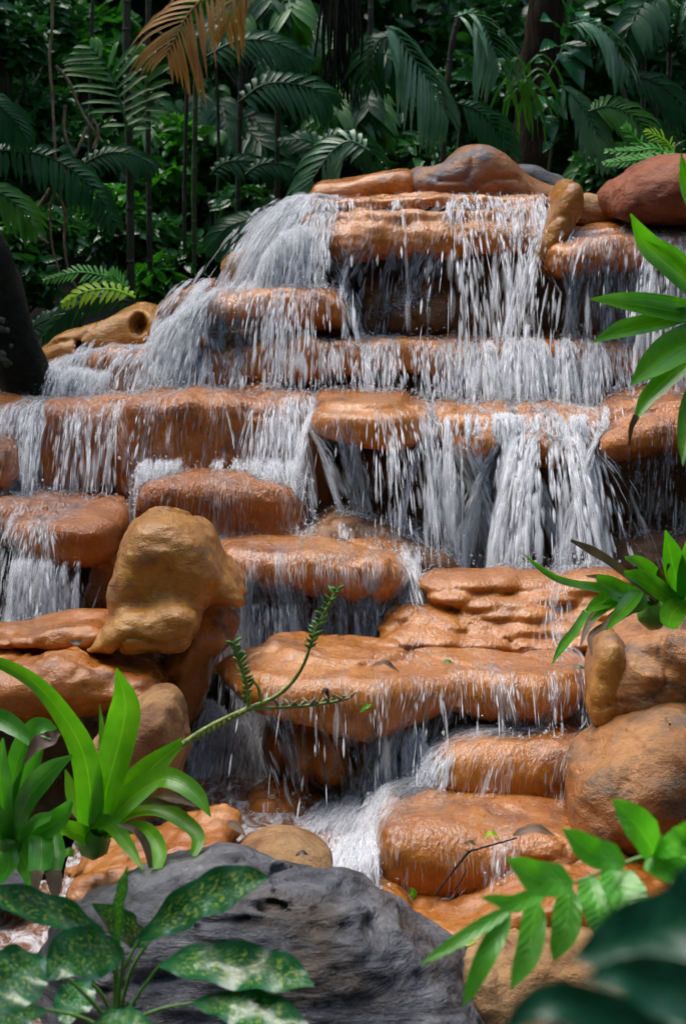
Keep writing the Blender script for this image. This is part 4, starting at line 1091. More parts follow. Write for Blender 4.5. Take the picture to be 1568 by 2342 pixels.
r_ = empty('bromeliad', P(25, 1940, 5.0)); tag(r_, 'smaller bluish green bromeliad with dead brown tips at the left edge', 'bromeliad', 'bromeliads on the rocks')
for L, W, y1 in (
    ([(20, 1925), (8, 1850), (2, 1770), (8, 1688)], [26, 44, 50, 4], 4.9),
    ([(30, 1925), (62, 1832), (110, 1772), (166, 1728)], [20, 48, 52, 6], 4.85),
    ([(40, 1930), (90, 1905), (140, 1872), (166, 1832)], [22, 46, 50, 14], 4.8),
    ([(28, 1915), (42, 1845), (66, 1780), (100, 1700)], [20, 44, 46, 8], 4.95),
    ([(20, 1920), (-20, 1850), (-60, 1790)], [30, 44, 8], 4.85),
    ([(-80, 1640), (-10, 1642), (40, 1668), (74, 1708)], [40, 44, 38, 5], 4.9),
    ([(15, 1930), (22, 1975), (2, 2020)], [30, 46, 12], 4.8),
    ([(40, 1935), (62, 1985), (70, 2030)], [26, 40, 10], 4.8),
    ([(45, 1925), (80, 1885), (118, 1868)], [14, 34, 22], 4.75)):
    strap_leaf(r_, L, W, 5.0, y1, 'bromB')
strap_leaf(r_, [(15, 1900), (30, 1780), (55, 1700), (90, 1664), (125, 1680)], [26, 40, 44, 44, 30], 5.0, 4.9, 'bromB', tip=([(135, 1674), (115, 1690), (85, 1702), (56, 1745)], [16, 34, 32, 4], 'pale_dead', 'bleached dead tip folded over'))
strap_leaf(r_, [(70, 1890), (92, 1910), (96, 1950), (92, 1995)], [26, 50, 56, 50], 5.0, 4.78, 'bromB', tip=([(88, 1990), (82, 2020), (80, 2050)], [30, 22, 6], 'pale_dead', 'frayed dead brown tip'))
strap_leaf(r_, [(90, 1880), (118, 1910), (128, 1950), (122, 1995)], [20, 36, 44, 40], 5.0, 4.8, 'bromB', tip=([(122, 1990), (126, 2020), (128, 2055)], [38, 34, 12], 'pale_dead', 'frayed dead brown tip'))
mb = MB(); mb.tube(PP([(20, 1960, 5.05), (25, 1935, 5.0), (28, 1915, 5.0)]), [0.03, 0.045, 0.02]); mb.build('stem_base', 'stem', r_)

# ---- bromeliad on the right boulder
r_ = empty('bromeliad', P(1490, 1415, 5.7)); tag(r_, 'bromeliad with green and withered leaves sitting on the boulder at middle right', 'bromeliad', 'bromeliads on the rocks')
for L, W, y1, mt in (
    ([(1450, 1360), (1370, 1346), (1320, 1338), (1275, 1326), (1235, 1302), (1197, 1268)], [20, 24, 20, 18, 14, 2], 5.3, 'bromR'),
    ([(1520, 1375), (1495, 1320), (1460, 1290), (1427, 1277)], [20, 38, 34, 8], 5.45, 'bromR'),
    ([(1570, 1395), (1520, 1362), (1470, 1330), (1426, 1314)], [20, 46, 48, 16], 5.4, 'bromR'),
    ([(1545, 1390), (1545, 1330), (1532, 1270), (1520, 1213)], [24, 50, 50, 4], 5.5, 'bromR'),
    ([(1560, 1395), (1575, 1320), (1590, 1240), (1600, 1190)], [24, 56, 50, 4], 5.5, 'bromR'),
    ([(1465, 1348), (1440, 1375), (1415, 1405), (1385, 1442)], [16, 34, 30, 4], 5.35, 'bromR'),
    ([(1460, 1350), (1410, 1362), (1368, 1382), (1340, 1400)], [16, 40, 34, 12], 5.4, 'bromR'),
    ([(1480, 1365), (1430, 1360), (1390, 1345), (1362, 1325)], [20, 50, 54, 20], 5.45, 'bromR'),
    ([(1340, 1400), (1315, 1440), (1285, 1478), (1262, 1518)], [18, 20, 20, 3], 5.35, 'bromR'),
    ([(1575, 1378), (1548, 1390), (1532, 1412), (1526, 1436)], [24, 46, 54, 40], 5.35, 'bromR'),
    ([(1480, 1380), (1440, 1390), (1400, 1380), (1350, 1420)], [20, 30, 26, 6], 5.45, 'bromR'),
    ([(1500, 1370), (1400, 1290), (1350, 1260), (1303, 1236)], [14, 20, 22, 6], 5.5, 'dead'),
    ([(1440, 1370), (1380, 1390), (1345, 1430), (1325, 1480)], [14, 24, 18, 3], 5.4, 'dead'),
    ([(1450, 1380), (1400, 1410), (1365, 1450)], [10, 18, 3], 5.42, 'dead'),
    ([(1460, 1390), (1395, 1425), (1350, 1455), (1352, 1500)], [10, 16, 14, 3], 5.42, 'dead'),
    ([(1430, 1350), (1385, 1325), (1340, 1318)], [10, 18, 4], 5.42, 'dead'),
    ([(1530, 1370), (1510, 1320), (1530, 1290)], [14, 26, 6], 5.55, 'dead')):
    strap_leaf(r_, L, W, 5.66, y1, mt, label='withered brown leaf' if mt == 'dead' else None)
mb = MB(); mb.tube(PP([(1490, 1420, 5.72), (1492, 1400, 5.68), (1490, 1375, 5.66)]), [0.03, 0.05, 0.02]); mb.build('stem_base', 'stem', r_)

# ---- broad leaved bromeliad hanging in from the right edge
r_ = empty('bromeliad', P(1680, 800, 5.0)); tag(r_, 'large bromeliad whose broad green leaves reach in from the right edge over the upper water', 'bromeliad', 'bromeliads on the rocks')
for L, W, y1 in (
    ([(1680, 760), (1600, 675), (1530, 612), (1475, 560), (1440, 488)], [30, 56, 66, 58, 3], 4.8),
    ([(1680, 760), (1580, 722), (1500, 704), (1420, 692), (1347, 684)], [30, 60, 62, 44, 3], 4.75),
    ([(1680, 770), (1590, 722), (1500, 738), (1420, 756), (1357, 782)], [20, 34, 44, 42, 6], 4.75),
    ([(1690, 790), (1620, 770), (1550, 795), (1490, 838), (1440, 882)], [30, 70, 82, 62, 3], 4.7),
    ([(1690, 800), (1600, 800), (1540, 850), (1480, 910), (1450, 965)], [24, 40, 46, 36, 8], 4.8),
    ([(1690, 830), (1620, 850), (1575, 920), (1562, 1000), (1560, 1066)], [24, 40, 36, 30, 3], 4.75),
    ([(1600, 640), (1555, 592), (1510, 560), (1478, 552)], [20, 30, 22, 3], 4.85),
    ([(1680, 640), (1610, 520), (1570, 430), (1556, 350)], [30, 40, 36, 3], 4.95)):
    if L[-1] == (1450, 965):
        strap_leaf(r_, L, W, 5.0, y1, 'bromR', tip=([(1455, 950), (1442, 980), (1438, 1018)], [16, 12, 3], 'dead', 'withered brown tip'))
    else:
        strap_leaf(r_, L, W, 5.0, y1, 'bromR')
mb = MB(); mb.tube(np.array([P(1680, 1480, 5.95), P(1715, 1250, 5.5), P(1712, 1000, 5.15), P(1700, 870, 5.05), P(1688, 780, 5.0)]), [0.035, 0.03, 0.03, 0.035, 0.035], k=24); mb.build('stem', 'bark', r_)

# ---- spotted plant at bottom left
r_ = empty('spotted_plant', P(268, 2440, 3.85)); tag(r_, 'plant with yellow spotted green leaves on long stems in the bottom left corner', 'plant')
def petiole(root, L, Y, r0=5):
    mb = MB(); mb.tube(PP(L, Y), [r0 / F * Y, r0 * 0.6 / F * Y], k=12); return mb.build('leaf_stalk', 'stem', root)
for i, (L, W, Y, nr, pet) in enumerate((
    ([(240, 2140), (170, 2108), (90, 2078), (0, 2056), (-50, 2046)], [12, 66, 72, 60, 6], 3.75, (-.1, -.7, .7), [(262, 2330), (262, 2230), (240, 2140)]),
    ([(268, 2175), (270, 2090), (277, 2020), (291, 1980)], [12, 26, 30, 3], 3.8, (.6, -.8, .1), [(268, 2330), (268, 2175)]),
    ([(318, 2150), (395, 2098), (475, 2052), (555, 2026), (616, 2006)], [12, 74, 92, 80, 4], 3.8, (0, -.75, .65), [(270, 2330), (280, 2230), (318, 2150)]),
    ([(345, 2148), (310, 2138), (260, 2106), (212, 2068)], [12, 56, 60, 5], 3.95, (.1, -.75, .6), [(272, 2330), (300, 2220), (345, 2148)]),
    ([(284, 2178), (225, 2180), (160, 2195), (108, 2240)], [14, 92, 108, 8], 3.6, (0, -.85, .5), [(265, 2330), (275, 2240), (284, 2178)]),
    ([(366, 2208), (450, 2202), (560, 2218), (650, 2236), (718, 2256)], [12, 84, 104, 84, 4], 3.7, (0, -.6, .8), [(280, 2335), (320, 2270), (366, 2208)]),
    ([(442, 2293), (530, 2302), (620, 2332), (740, 2385)], [12, 84, 96, 6], 3.6, (.1, -.55, .8), [(285, 2345), (360, 2310), (442, 2293)]),
    ([(98, 2190), (55, 2218), (5, 2262), (-60, 2320)], [14, 112, 130, 10], 3.55, (0, -.85, .5), [(255, 2340), (180, 2260), (98, 2190)]),
    ([(104, 2308), (50, 2318), (-10, 2332), (-70, 2355)], [12, 70, 76, 8], 3.6, (0, -.6, .8), [(255, 2360), (180, 2325), (104, 2308)]),
    ([(200, 2352), (250, 2335), (300, 2340), (370, 2375)], [12, 50, 54, 8], 3.5, (0, -.6, .8), [(262, 2400), (230, 2370), (200, 2352)]),
    ([(200, 2240), (180, 2275), (160, 2310), (150, 2350)], [12, 70, 70, 6], 3.95, (0, -.9, .3), [(262, 2330), (230, 2270), (200, 2240)]))):
    ys = Y
    lf = MB(); lf.strip(np.array([P(a[0], a[1], Y - 0.05 * k) for k, a in enumerate(L)]), [1.12 * q / F * Y for q in W], nr, cup=0.12, nu=11, k=36, wave=0.075, wf=3.3, fold=0.12, ph=i)
    lo = lf.build('leaf', 'spotted', r_)
    petiole(r_, pet, Y)
mb = MB(); mb.tube(PP([(268, 2460), (266, 2380), (266, 2300)], 3.8), [0.012, 0.012, 0.008]); mb.build('stem', 'stem', r_)

# ---- pinnate leaf, lower right
Yp_ = 3.1
r_ = empty('leafy_branch', P(1640, 2000, Yp_)); tag(r_, 'bright green pinnate leaf with pointed leaflets reaching in at lower right', 'plant')
mb = MB(); mb.tube(PP([(1760, 1960), (1640, 1950), (1500, 1955), (1430, 1973), (1340, 2008), (1250, 2045), (1174, 2078)], Yp_), [0.006, 0.005, 0.0035, 0.003, 0.0025, 0.002, 0.0015], k=30); mb.build('leaf_stalk', 'stem', r_)
for i, (a, b_, w_, bend) in enumerate((((1429, 1972), (1284, 1895), 74, -12), ((1309, 2017), (1157, 1965), 84, -14), ((1249, 2042), (1097, 2052), 42, -14), ((1174, 2077), (958, 2208), 36, 10),
                         ((1166, 2085), (1058, 2304), 50, 10), ((1229, 2057), (1168, 2264), 62, -8), ((1304, 2032), (1264, 2199), 68, -6), ((1350, 2005), (1362, 2142), 84, -10),
                         ((1396, 1986), (1478, 2104), 96, 6), ((1494, 1952), (1399, 1827), 84, 10), ((1480, 1962), (1590, 2020), 76, -6), ((1494, 1950), (1600, 1870), 70, 8), ((1560, 1952), (1640, 1900), 70, 8), ((1600, 1952), (1560, 2060), 70, 4))):
    a_ = P(*a, Yp_ - 0.002 * (i % 3)); c_ = P(*b_, Yp_ - 0.06 - 0.02 * (i % 3))
    d = c_ - a_; side = np.array([d[2], 0, -d[0]]); side /= np.linalg.norm(side)
    mid = (a_ + c_) / 2 + side * bend / F * Yp_ + np.array([0, -0.015, 0.0])
    wm = 0.95 * w_ / F * Yp_
    lf = MB(); lf.strip(np.array([a_, a_ * .65 + mid * .35 + side * .001, mid, mid * .4 + c_ * .6, c_]), [wm * .12, wm * .9, wm, wm * .62, wm * .02], (0.1 * ((i % 3) - 1), -0.8, 0.6), cup=0.1, nu=7, k=20, wave=0.03, wf=4, fold=0.15, ph=i)
    lf.build('leaflet', 'pinnate', r_)

# ---- dark leaves near the camera, bottom right corner
r_ = empty('shrub', P(1750, 2600, 1.7)); tag(r_, 'dark teal shrub leaves close to the camera, blurred in the bottom right corner', 'shrub')
for L, W, Y in (([(1308, 2190), (1390, 2172), (1490, 2140), (1600, 2110), (1720, 2100)], [6, 150, 200, 190, 30], 1.4), ([(1500, 2110), (1550, 2060), (1620, 2020), (1720, 2000)], [6, 90, 130, 40], 1.6),
                ([(1130, 2380), (1230, 2300), (1340, 2310), (1480, 2370), (1600, 2420)], [6, 90, 120, 120, 30], 1.4), ([(1330, 2240), (1420, 2235), (1540, 2270), (1700, 2300)], [6, 100, 170, 60], 1.3),
                ([(1400, 2400), (1450, 2320), (1560, 2300), (1720, 2330)], [6, 90, 130, 40], 1.5)):
    lf = MB(); lf.strip(PP(L, Y), [0.86 * q / F * Y for q in W], (-.1, -.75, .65), cup=0.12, nu=9, k=26, wave=0.05, wf=3, fold=0.15)
    lf.build('leaf', 'darkleaf', r_)
mb = MB(); mb.tube(np.array([P(1750, 2600, 1.75), P(1730, 2300, 1.75), P(1720, 2000, 1.8)]), [0.012, 0.01, 0.006]); mb.build('stem', 'bark', r_)

# ---- pinnate palm fronds
def frond(L, Y, ln, n=15, wd=None, mat='palm', root=None, droop=0.5, ang=50, sides=(1, 1), nrm=(0, -.8, .55), seed=0, name='frond', tipl=0.35, fused=0.9):
    """L rachis points in the picture; ln leaflet length in px; sides scale of (left, right) leaflets"""
    r = random.Random(seed + int(L[0][0]) * 7 + int(L[0][1]))
    c = spline(PP(L, Y) if len(L[0]) == 2 else PP(L), 40)
    Ym = np.mean(c[:, 1])
    mb = MB()
    mb.tube(c[::3], [0.006, 0.0015], k=16, sides=5)
    ll = ln / F * Ym
    seg = np.linalg.norm(np.diff(c, axis=0), axis=1).sum() / n
    wd = wd or seg * fused
    nr = np.array(nrm, float); nr /= np.linalg.norm(nr)
    for k in range(n):
        t = 0.06 + 0.94 * k / (n - 1)
        i = min(int(t * 39), 38)
        p = c[i] + (c[i + 1] - c[i]) * (t * 39 - i)
        tg = c[i + 1] - c[i]; tg /= np.linalg.norm(tg)
        sd = np.cross(tg, nr); sd /= np.linalg.norm(sd)
        env = (math.sin(min(1, t * 1.25 + 0.25) * math.pi * 0.5)) * (1 - (1 - tipl) * max(0, (t - 0.55) / 0.45) ** 1.5)
        for s, sc_ in zip((-1, 1), sides):
            if sc_ <= 0 or r.random() < 0.03: continue
            a = math.radians(ang * (1.15 - 0.55 * t) + r.uniform(-5, 5))
            l_ = ll * env * sc_ * r.uniform(0.88, 1.08)
            d = tg * math.cos(a) + sd * s * math.sin(a) - nr * 0.12
            dz = np.array([0, 0, -1.0]) * droop
            p1 = p + d * l_ * 0.35 + dz * l_ * 0.04
            p2 = p + d * l_ * 0.7 + dz * l_ * 0.2
            p3 = p + d * l_ * 0.95 + dz * l_ * 0.52
            w_ = wd * r.uniform(0.8, 1.1)
            mb.strip(np.array([p, p1, p2, p3]), [w_ * .35, w_, w_ * .85, w_ * .04], nrm + np.array([r.uniform(-.2, .2), 0, r.uniform(-.2, .2)]), cup=0.0, nu=3, k=8, fold=0.28)
    return mb.build(name, mat, root)

def cane(root, L, Y, w_, mat='cane', name='cane', k=20):
    mb = MB(); mb.tube(PP(L, Y), [w_ / 2 / F * Y] * 2, k=k, sides=8)
    c = spline(PP(L, Y), 9)
    for q in c[1:-1]: mb.tube(np.array([q - [0, 0, .008], q, q + [0, 0, .008]]), [w_ / 2 / F * Y, w_ / 2 / F * Y * 1.2, w_ / 2 / F * Y], k=4)
    return mb.build(name, mat, root)

def palm(label, base, Y, fronds, canes=(), group='palms in the forest behind the cascade'):
    r_ = empty('palm', P(base[0], base[1], Y)); tag(r_, label, 'palm', group)
    for f_ in fronds: frond(root=r_, **f_)
    for L, Yc, w_, mt in canes: cane(r_, L, Yc, w_, mt)
    return r_
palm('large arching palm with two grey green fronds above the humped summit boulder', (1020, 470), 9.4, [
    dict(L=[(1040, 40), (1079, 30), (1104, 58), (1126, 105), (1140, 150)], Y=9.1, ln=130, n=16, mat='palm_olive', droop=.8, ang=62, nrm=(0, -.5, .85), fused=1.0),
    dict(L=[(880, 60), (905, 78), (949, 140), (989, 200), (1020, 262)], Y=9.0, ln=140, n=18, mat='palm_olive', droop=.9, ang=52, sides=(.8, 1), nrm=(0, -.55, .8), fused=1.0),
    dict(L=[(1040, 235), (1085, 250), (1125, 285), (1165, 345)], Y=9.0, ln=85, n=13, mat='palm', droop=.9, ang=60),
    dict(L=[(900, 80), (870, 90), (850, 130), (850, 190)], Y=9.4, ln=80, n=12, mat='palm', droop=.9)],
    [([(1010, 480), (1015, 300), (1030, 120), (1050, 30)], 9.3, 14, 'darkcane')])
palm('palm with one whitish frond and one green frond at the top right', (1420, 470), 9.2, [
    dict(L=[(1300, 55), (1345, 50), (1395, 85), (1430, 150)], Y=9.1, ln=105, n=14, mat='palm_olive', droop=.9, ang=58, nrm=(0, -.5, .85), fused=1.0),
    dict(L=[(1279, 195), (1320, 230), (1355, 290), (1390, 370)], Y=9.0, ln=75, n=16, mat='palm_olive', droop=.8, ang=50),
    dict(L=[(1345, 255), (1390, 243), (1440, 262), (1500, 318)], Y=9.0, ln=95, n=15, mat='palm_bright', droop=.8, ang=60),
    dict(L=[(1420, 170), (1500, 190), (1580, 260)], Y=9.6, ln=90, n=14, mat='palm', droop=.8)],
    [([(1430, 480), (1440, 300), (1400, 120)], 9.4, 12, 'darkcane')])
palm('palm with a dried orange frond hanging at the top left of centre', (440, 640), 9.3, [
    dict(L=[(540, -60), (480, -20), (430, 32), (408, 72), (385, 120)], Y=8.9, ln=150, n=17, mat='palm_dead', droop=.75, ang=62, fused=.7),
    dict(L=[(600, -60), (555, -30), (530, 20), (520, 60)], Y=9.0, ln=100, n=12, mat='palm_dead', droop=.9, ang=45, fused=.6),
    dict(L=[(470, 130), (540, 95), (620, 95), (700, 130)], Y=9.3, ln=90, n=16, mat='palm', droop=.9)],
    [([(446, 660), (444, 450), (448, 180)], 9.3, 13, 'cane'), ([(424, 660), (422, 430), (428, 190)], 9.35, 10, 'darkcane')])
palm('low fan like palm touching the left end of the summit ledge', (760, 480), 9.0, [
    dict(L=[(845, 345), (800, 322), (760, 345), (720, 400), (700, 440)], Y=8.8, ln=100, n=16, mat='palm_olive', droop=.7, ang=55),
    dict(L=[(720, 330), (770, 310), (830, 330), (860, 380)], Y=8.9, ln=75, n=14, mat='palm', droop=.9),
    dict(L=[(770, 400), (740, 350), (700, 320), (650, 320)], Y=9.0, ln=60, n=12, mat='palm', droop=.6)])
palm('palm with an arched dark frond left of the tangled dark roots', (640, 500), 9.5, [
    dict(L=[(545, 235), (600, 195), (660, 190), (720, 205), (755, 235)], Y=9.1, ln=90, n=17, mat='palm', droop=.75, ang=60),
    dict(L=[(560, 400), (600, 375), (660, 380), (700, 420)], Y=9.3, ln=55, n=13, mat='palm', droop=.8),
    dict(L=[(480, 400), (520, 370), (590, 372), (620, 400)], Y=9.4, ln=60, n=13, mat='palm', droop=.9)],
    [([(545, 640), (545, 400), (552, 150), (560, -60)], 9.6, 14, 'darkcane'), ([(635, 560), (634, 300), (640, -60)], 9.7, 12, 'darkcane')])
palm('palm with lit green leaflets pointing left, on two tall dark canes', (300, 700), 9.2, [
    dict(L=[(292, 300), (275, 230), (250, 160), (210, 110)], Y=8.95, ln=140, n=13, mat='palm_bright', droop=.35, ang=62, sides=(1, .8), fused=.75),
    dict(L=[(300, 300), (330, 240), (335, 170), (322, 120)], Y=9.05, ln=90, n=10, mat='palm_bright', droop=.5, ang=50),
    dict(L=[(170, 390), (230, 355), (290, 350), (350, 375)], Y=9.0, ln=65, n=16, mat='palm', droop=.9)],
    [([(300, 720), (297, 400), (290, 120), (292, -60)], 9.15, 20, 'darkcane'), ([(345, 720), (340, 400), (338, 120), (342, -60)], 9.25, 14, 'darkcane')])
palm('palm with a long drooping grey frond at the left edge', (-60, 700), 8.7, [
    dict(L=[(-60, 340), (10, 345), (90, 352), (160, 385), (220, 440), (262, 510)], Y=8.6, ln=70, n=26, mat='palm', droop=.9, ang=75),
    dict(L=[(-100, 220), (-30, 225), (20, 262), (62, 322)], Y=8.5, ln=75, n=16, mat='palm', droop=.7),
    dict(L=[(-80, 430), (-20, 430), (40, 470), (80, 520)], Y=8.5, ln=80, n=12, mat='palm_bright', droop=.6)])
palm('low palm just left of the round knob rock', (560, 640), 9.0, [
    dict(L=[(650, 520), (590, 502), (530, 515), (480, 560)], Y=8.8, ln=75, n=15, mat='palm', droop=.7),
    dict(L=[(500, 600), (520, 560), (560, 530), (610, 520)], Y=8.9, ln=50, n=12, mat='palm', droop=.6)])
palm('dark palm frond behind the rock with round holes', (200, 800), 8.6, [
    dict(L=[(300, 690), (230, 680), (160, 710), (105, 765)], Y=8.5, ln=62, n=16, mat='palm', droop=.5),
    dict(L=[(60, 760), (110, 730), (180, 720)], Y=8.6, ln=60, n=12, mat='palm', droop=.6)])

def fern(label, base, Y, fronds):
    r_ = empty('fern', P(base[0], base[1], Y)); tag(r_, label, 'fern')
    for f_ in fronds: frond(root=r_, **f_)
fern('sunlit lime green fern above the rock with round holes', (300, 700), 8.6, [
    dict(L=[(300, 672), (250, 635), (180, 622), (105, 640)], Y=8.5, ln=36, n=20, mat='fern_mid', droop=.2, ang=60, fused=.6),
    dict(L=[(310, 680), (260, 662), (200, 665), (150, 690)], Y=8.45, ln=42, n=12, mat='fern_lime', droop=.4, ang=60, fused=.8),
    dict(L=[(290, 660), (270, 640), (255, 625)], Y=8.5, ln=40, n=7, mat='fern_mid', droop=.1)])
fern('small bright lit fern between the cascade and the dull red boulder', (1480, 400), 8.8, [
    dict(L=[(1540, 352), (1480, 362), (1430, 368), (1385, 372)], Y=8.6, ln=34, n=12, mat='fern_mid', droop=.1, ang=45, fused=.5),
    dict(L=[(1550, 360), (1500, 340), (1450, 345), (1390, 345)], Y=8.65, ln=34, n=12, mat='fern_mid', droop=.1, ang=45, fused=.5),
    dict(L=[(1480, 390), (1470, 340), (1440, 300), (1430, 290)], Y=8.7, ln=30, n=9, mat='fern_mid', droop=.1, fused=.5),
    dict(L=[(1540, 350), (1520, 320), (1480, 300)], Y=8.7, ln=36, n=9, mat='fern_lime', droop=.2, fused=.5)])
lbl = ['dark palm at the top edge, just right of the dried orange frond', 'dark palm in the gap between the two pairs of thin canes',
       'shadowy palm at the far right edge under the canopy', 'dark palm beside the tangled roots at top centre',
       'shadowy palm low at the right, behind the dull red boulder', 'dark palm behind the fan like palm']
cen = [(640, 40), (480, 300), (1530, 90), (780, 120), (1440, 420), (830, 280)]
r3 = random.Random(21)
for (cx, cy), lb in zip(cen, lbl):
    Yc = r3.uniform(9.8, 11.2)
    fr = []
    for k in range(6):
        a = math.radians(r3.uniform(10, 170)); q = r3.uniform(110, 190)
        e = (cx + math.cos(a) * q, cy - math.sin(a) * q * .5 + 40)
        m_ = (cx + math.cos(a) * q * .5, cy - math.sin(a) * q * .55)
        fr.append(dict(L=[(cx, cy + 30, Yc), (m_[0], m_[1], Yc - .1), (e[0], e[1], Yc - r3.uniform(.1, .5)), (e[0] + math.cos(a) * 40, e[1] + 60, Yc - .4)], Y=None, ln=r3.uniform(60, 95), n=15, mat=r3.choice(['palm', 'palm', 'palm_bright']), droop=r3.uniform(.5, 1), seed=k))
    palm(lb, (cx, 700), Yc, fr, [([(cx, cy + 30), (cx + r3.uniform(-20, 20), cy + 250), (cx + r3.uniform(-30, 30), 720)], Yc, 12, 'darkcane')])

# ---- trunks, vines
def trunk_strip(name, mat, L, Y, W, root=None, k=40, rough=0.05):
    mb = MB(); mb.tube(PP(L, Y), [q / 2 / F * Y for q in W], k=k, sides=28)
    V = mb.v[0]; nz = fbm(V * np.array([7, 7, 2.2]), 3)
    c = spline(PP(L, Y), k)
    cc = np.repeat(c, 29, 0)
    d = V - cc; d /= np.linalg.norm(d, axis=1, keepdims=True) + 1e-9
    V += d * (nz * rough)[:, None]
    return mb.build(name, mat, root)
r_ = empty('tree', P(1210, 480, 9.6)); tag(r_, 'thick brown rainforest tree trunk wrapped in climbing leaves at upper right', 'tree')
trunk_strip('trunk', 'bark', [(1205, 560), (1208, 420), (1222, 250), (1245, 100), (1262, -80), (1270, -300)], 9.6, [100, 86, 84, 84, 88, 90], r_)
cl = empty('climbing_plant', P(1250, 300, 9.3)); tag(cl, 'climber with large heart shaped leaves on the thick brown trunk', 'climbing plant')
mb = MB(); mb.tube(PP([(1250, 420), (1262, 300), (1245, 200), (1290, 100), (1310, -20)], 9.35), [0.008, 0.006], k=30); mb.build('vine_stem', 'cane', cl)
for a, b_, w_ in (((1275, 105), (1232, 118), 32), ((1290, 100), (1354, 155), 50), ((1285, 120), (1332, 205), 50), ((1245, 222), (1222, 272), 38), ((1245, 225), (1296, 276), 40), ((1250, 265), (1262, 325), 40),
                  ((1300, 40), (1285, 5), 40), ((1295, 60), (1320, 95), 36), ((1270, 60), (1234, 48), 36), ((1310, 30), (1345, 60), 34), ((1262, 200), (1235, 205), 26), ((1260, 215), (1290, 215), 24), ((1290, 85), (1310, 60), 30), ((1250, 150), (1222, 145), 24), ((1340, 45), (1370, 70), 30), ((1262, 330), (1240, 350), 24)):
    a_ = P(*a, 9.25); c_ = P(*b_, 9.1); m_ = (a_ + c_) / 2 + [0, -.03, .02]; wm = w_ / F * 9.2
    lf = MB(); lf.strip(np.array([a_, a_ * .7 + m_ * .3, m_, m_ * .5 + c_ * .5, c_]), [wm * .1, wm * .95, wm, wm * .6, wm * .03], (.1, -.75, .6), cup=.05, nu=5, k=12, fold=.2); lf.build('leaf', 'vineleaf', cl)
r_ = empty('tree', P(30, 900, 7.6)); tag(r_, 'dark mossy leaning tree trunk with pale lichen at the left edge', 'tree')
trunk_strip('trunk', 'mossy', [(75, 960), (55, 850), (10, 700), (-40, 560), (-110, 420), (-220, 200)], 7.6, [130, 112, 110, 110, 110, 110], r_, rough=.03)
for k in range(10):
    a = rr.uniform(0, 1); px_, py_ = 20 + 30 * a + rr.uniform(-26, 10), 700 + 150 * a
    mb = MB(); mb.tube(PP([(px_ - 6, py_ - 9), (px_, py_), (px_ + 4, py_ + 10)], 7.6) + [[0, -.088, 0], [0, -.091, 0], [0, -.088, 0]], [.004, .014, .004], k=7); o = mb.build('lichen_patch', 'lichen', r_)
r_ = empty('root_tangle', P(770, 420, 9.7)); tag(r_, 'tangle of thin dark hanging roots at top centre', 'roots')
mb = MB()
for k in range(34):
    x0 = 740 + rr.uniform(0, 75); x1 = x0 + rr.uniform(-25, 30)
    mb.tube(PP([(x0, -60), ((x0 + x1) / 2 + rr.uniform(-14, 14), 90), (x1 + rr.uniform(-12, 12), 200), (x1 + rr.uniform(-30, 30), rr.uniform(290, 400))], 9.6 + rr.uniform(-.2, .2)), [.008, .003], k=16, sides=5)
mb.build('roots', 'mossy', r_)
for lb, Ls in (('long pale vine hanging at the far left', [[(118, -60), (120, 60), (114, 130), (122, 250), (128, 420), (116, 470), (120, 560), (142, 640)], [(116, 430), (80, 490), (78, 530), (112, 556)]]),
               ('pale vine looping down beside the first pale vine', [[(128, 150), (160, 190), (190, 260), (235, 325)], [(200, 290), (170, 360), (150, 378)], [(125, 355), (165, 420)], [(120, 430), (148, 480), (148, 560), (165, 640), (215, 700)]]),
               ('thin vine crossing above the lime green fern', [[(150, 240), (148, 300), (170, 360), (195, 390)], [(215, 340), (225, 300), (212, 270)]])):
    r_ = MB()
    for L in Ls: r_.tube(PP(L, 8.7), [.0075, .005], k=40, sides=6)
    tag(r_.build('vine', 'vine'), lb, 'vine')
r_ = empty('strap_plant', P(1130, 480, 9.2)); tag(r_, 'clump of long thin green blades hanging on the thick brown trunk', 'plant')
for k in range(26):
    x0 = 1165 + rr.uniform(-25, 50); y0 = 190 + rr.uniform(-30, 60); dx = rr.uniform(-110, 120); 
    mb = MB(); mb.strip(PP([(x0, y0), (x0 + dx * .5, y0 - rr.uniform(10, 50)), (x0 + dx, y0 + rr.uniform(10, 60)), (x0 + dx * 1.15, y0 + rr.uniform(60, 130))], 9.15 + rr.uniform(-.1, .1)), [.008, .012, .01, .001], (0, -.7, .6), nu=3, k=12, fold=.2)
    mb.build('blade', 'palm_bright', r_)
for lb, L, w_ in (('slim dark cane left of the dried orange frond', [(210, 720), (206, 300), (214, -60)], 9), ('slim cane right of the root tangle', [(845, 500), (842, 250), (850, -60)], 13), ('thin dark cane at the top right corner', [(1450, 500), (1470, 200), (1462, -60)], 12), ('thin brown cane between the palms at top centre', [(690, 560), (694, 300), (684, -60)], 10), ('slim bent cane in front of the far shrubs', [(490, 620), (500, 330), (486, -60)], 8)):
    tag(cane(None, L, 9.9, w_, 'darkcane'), lb, 'cane')

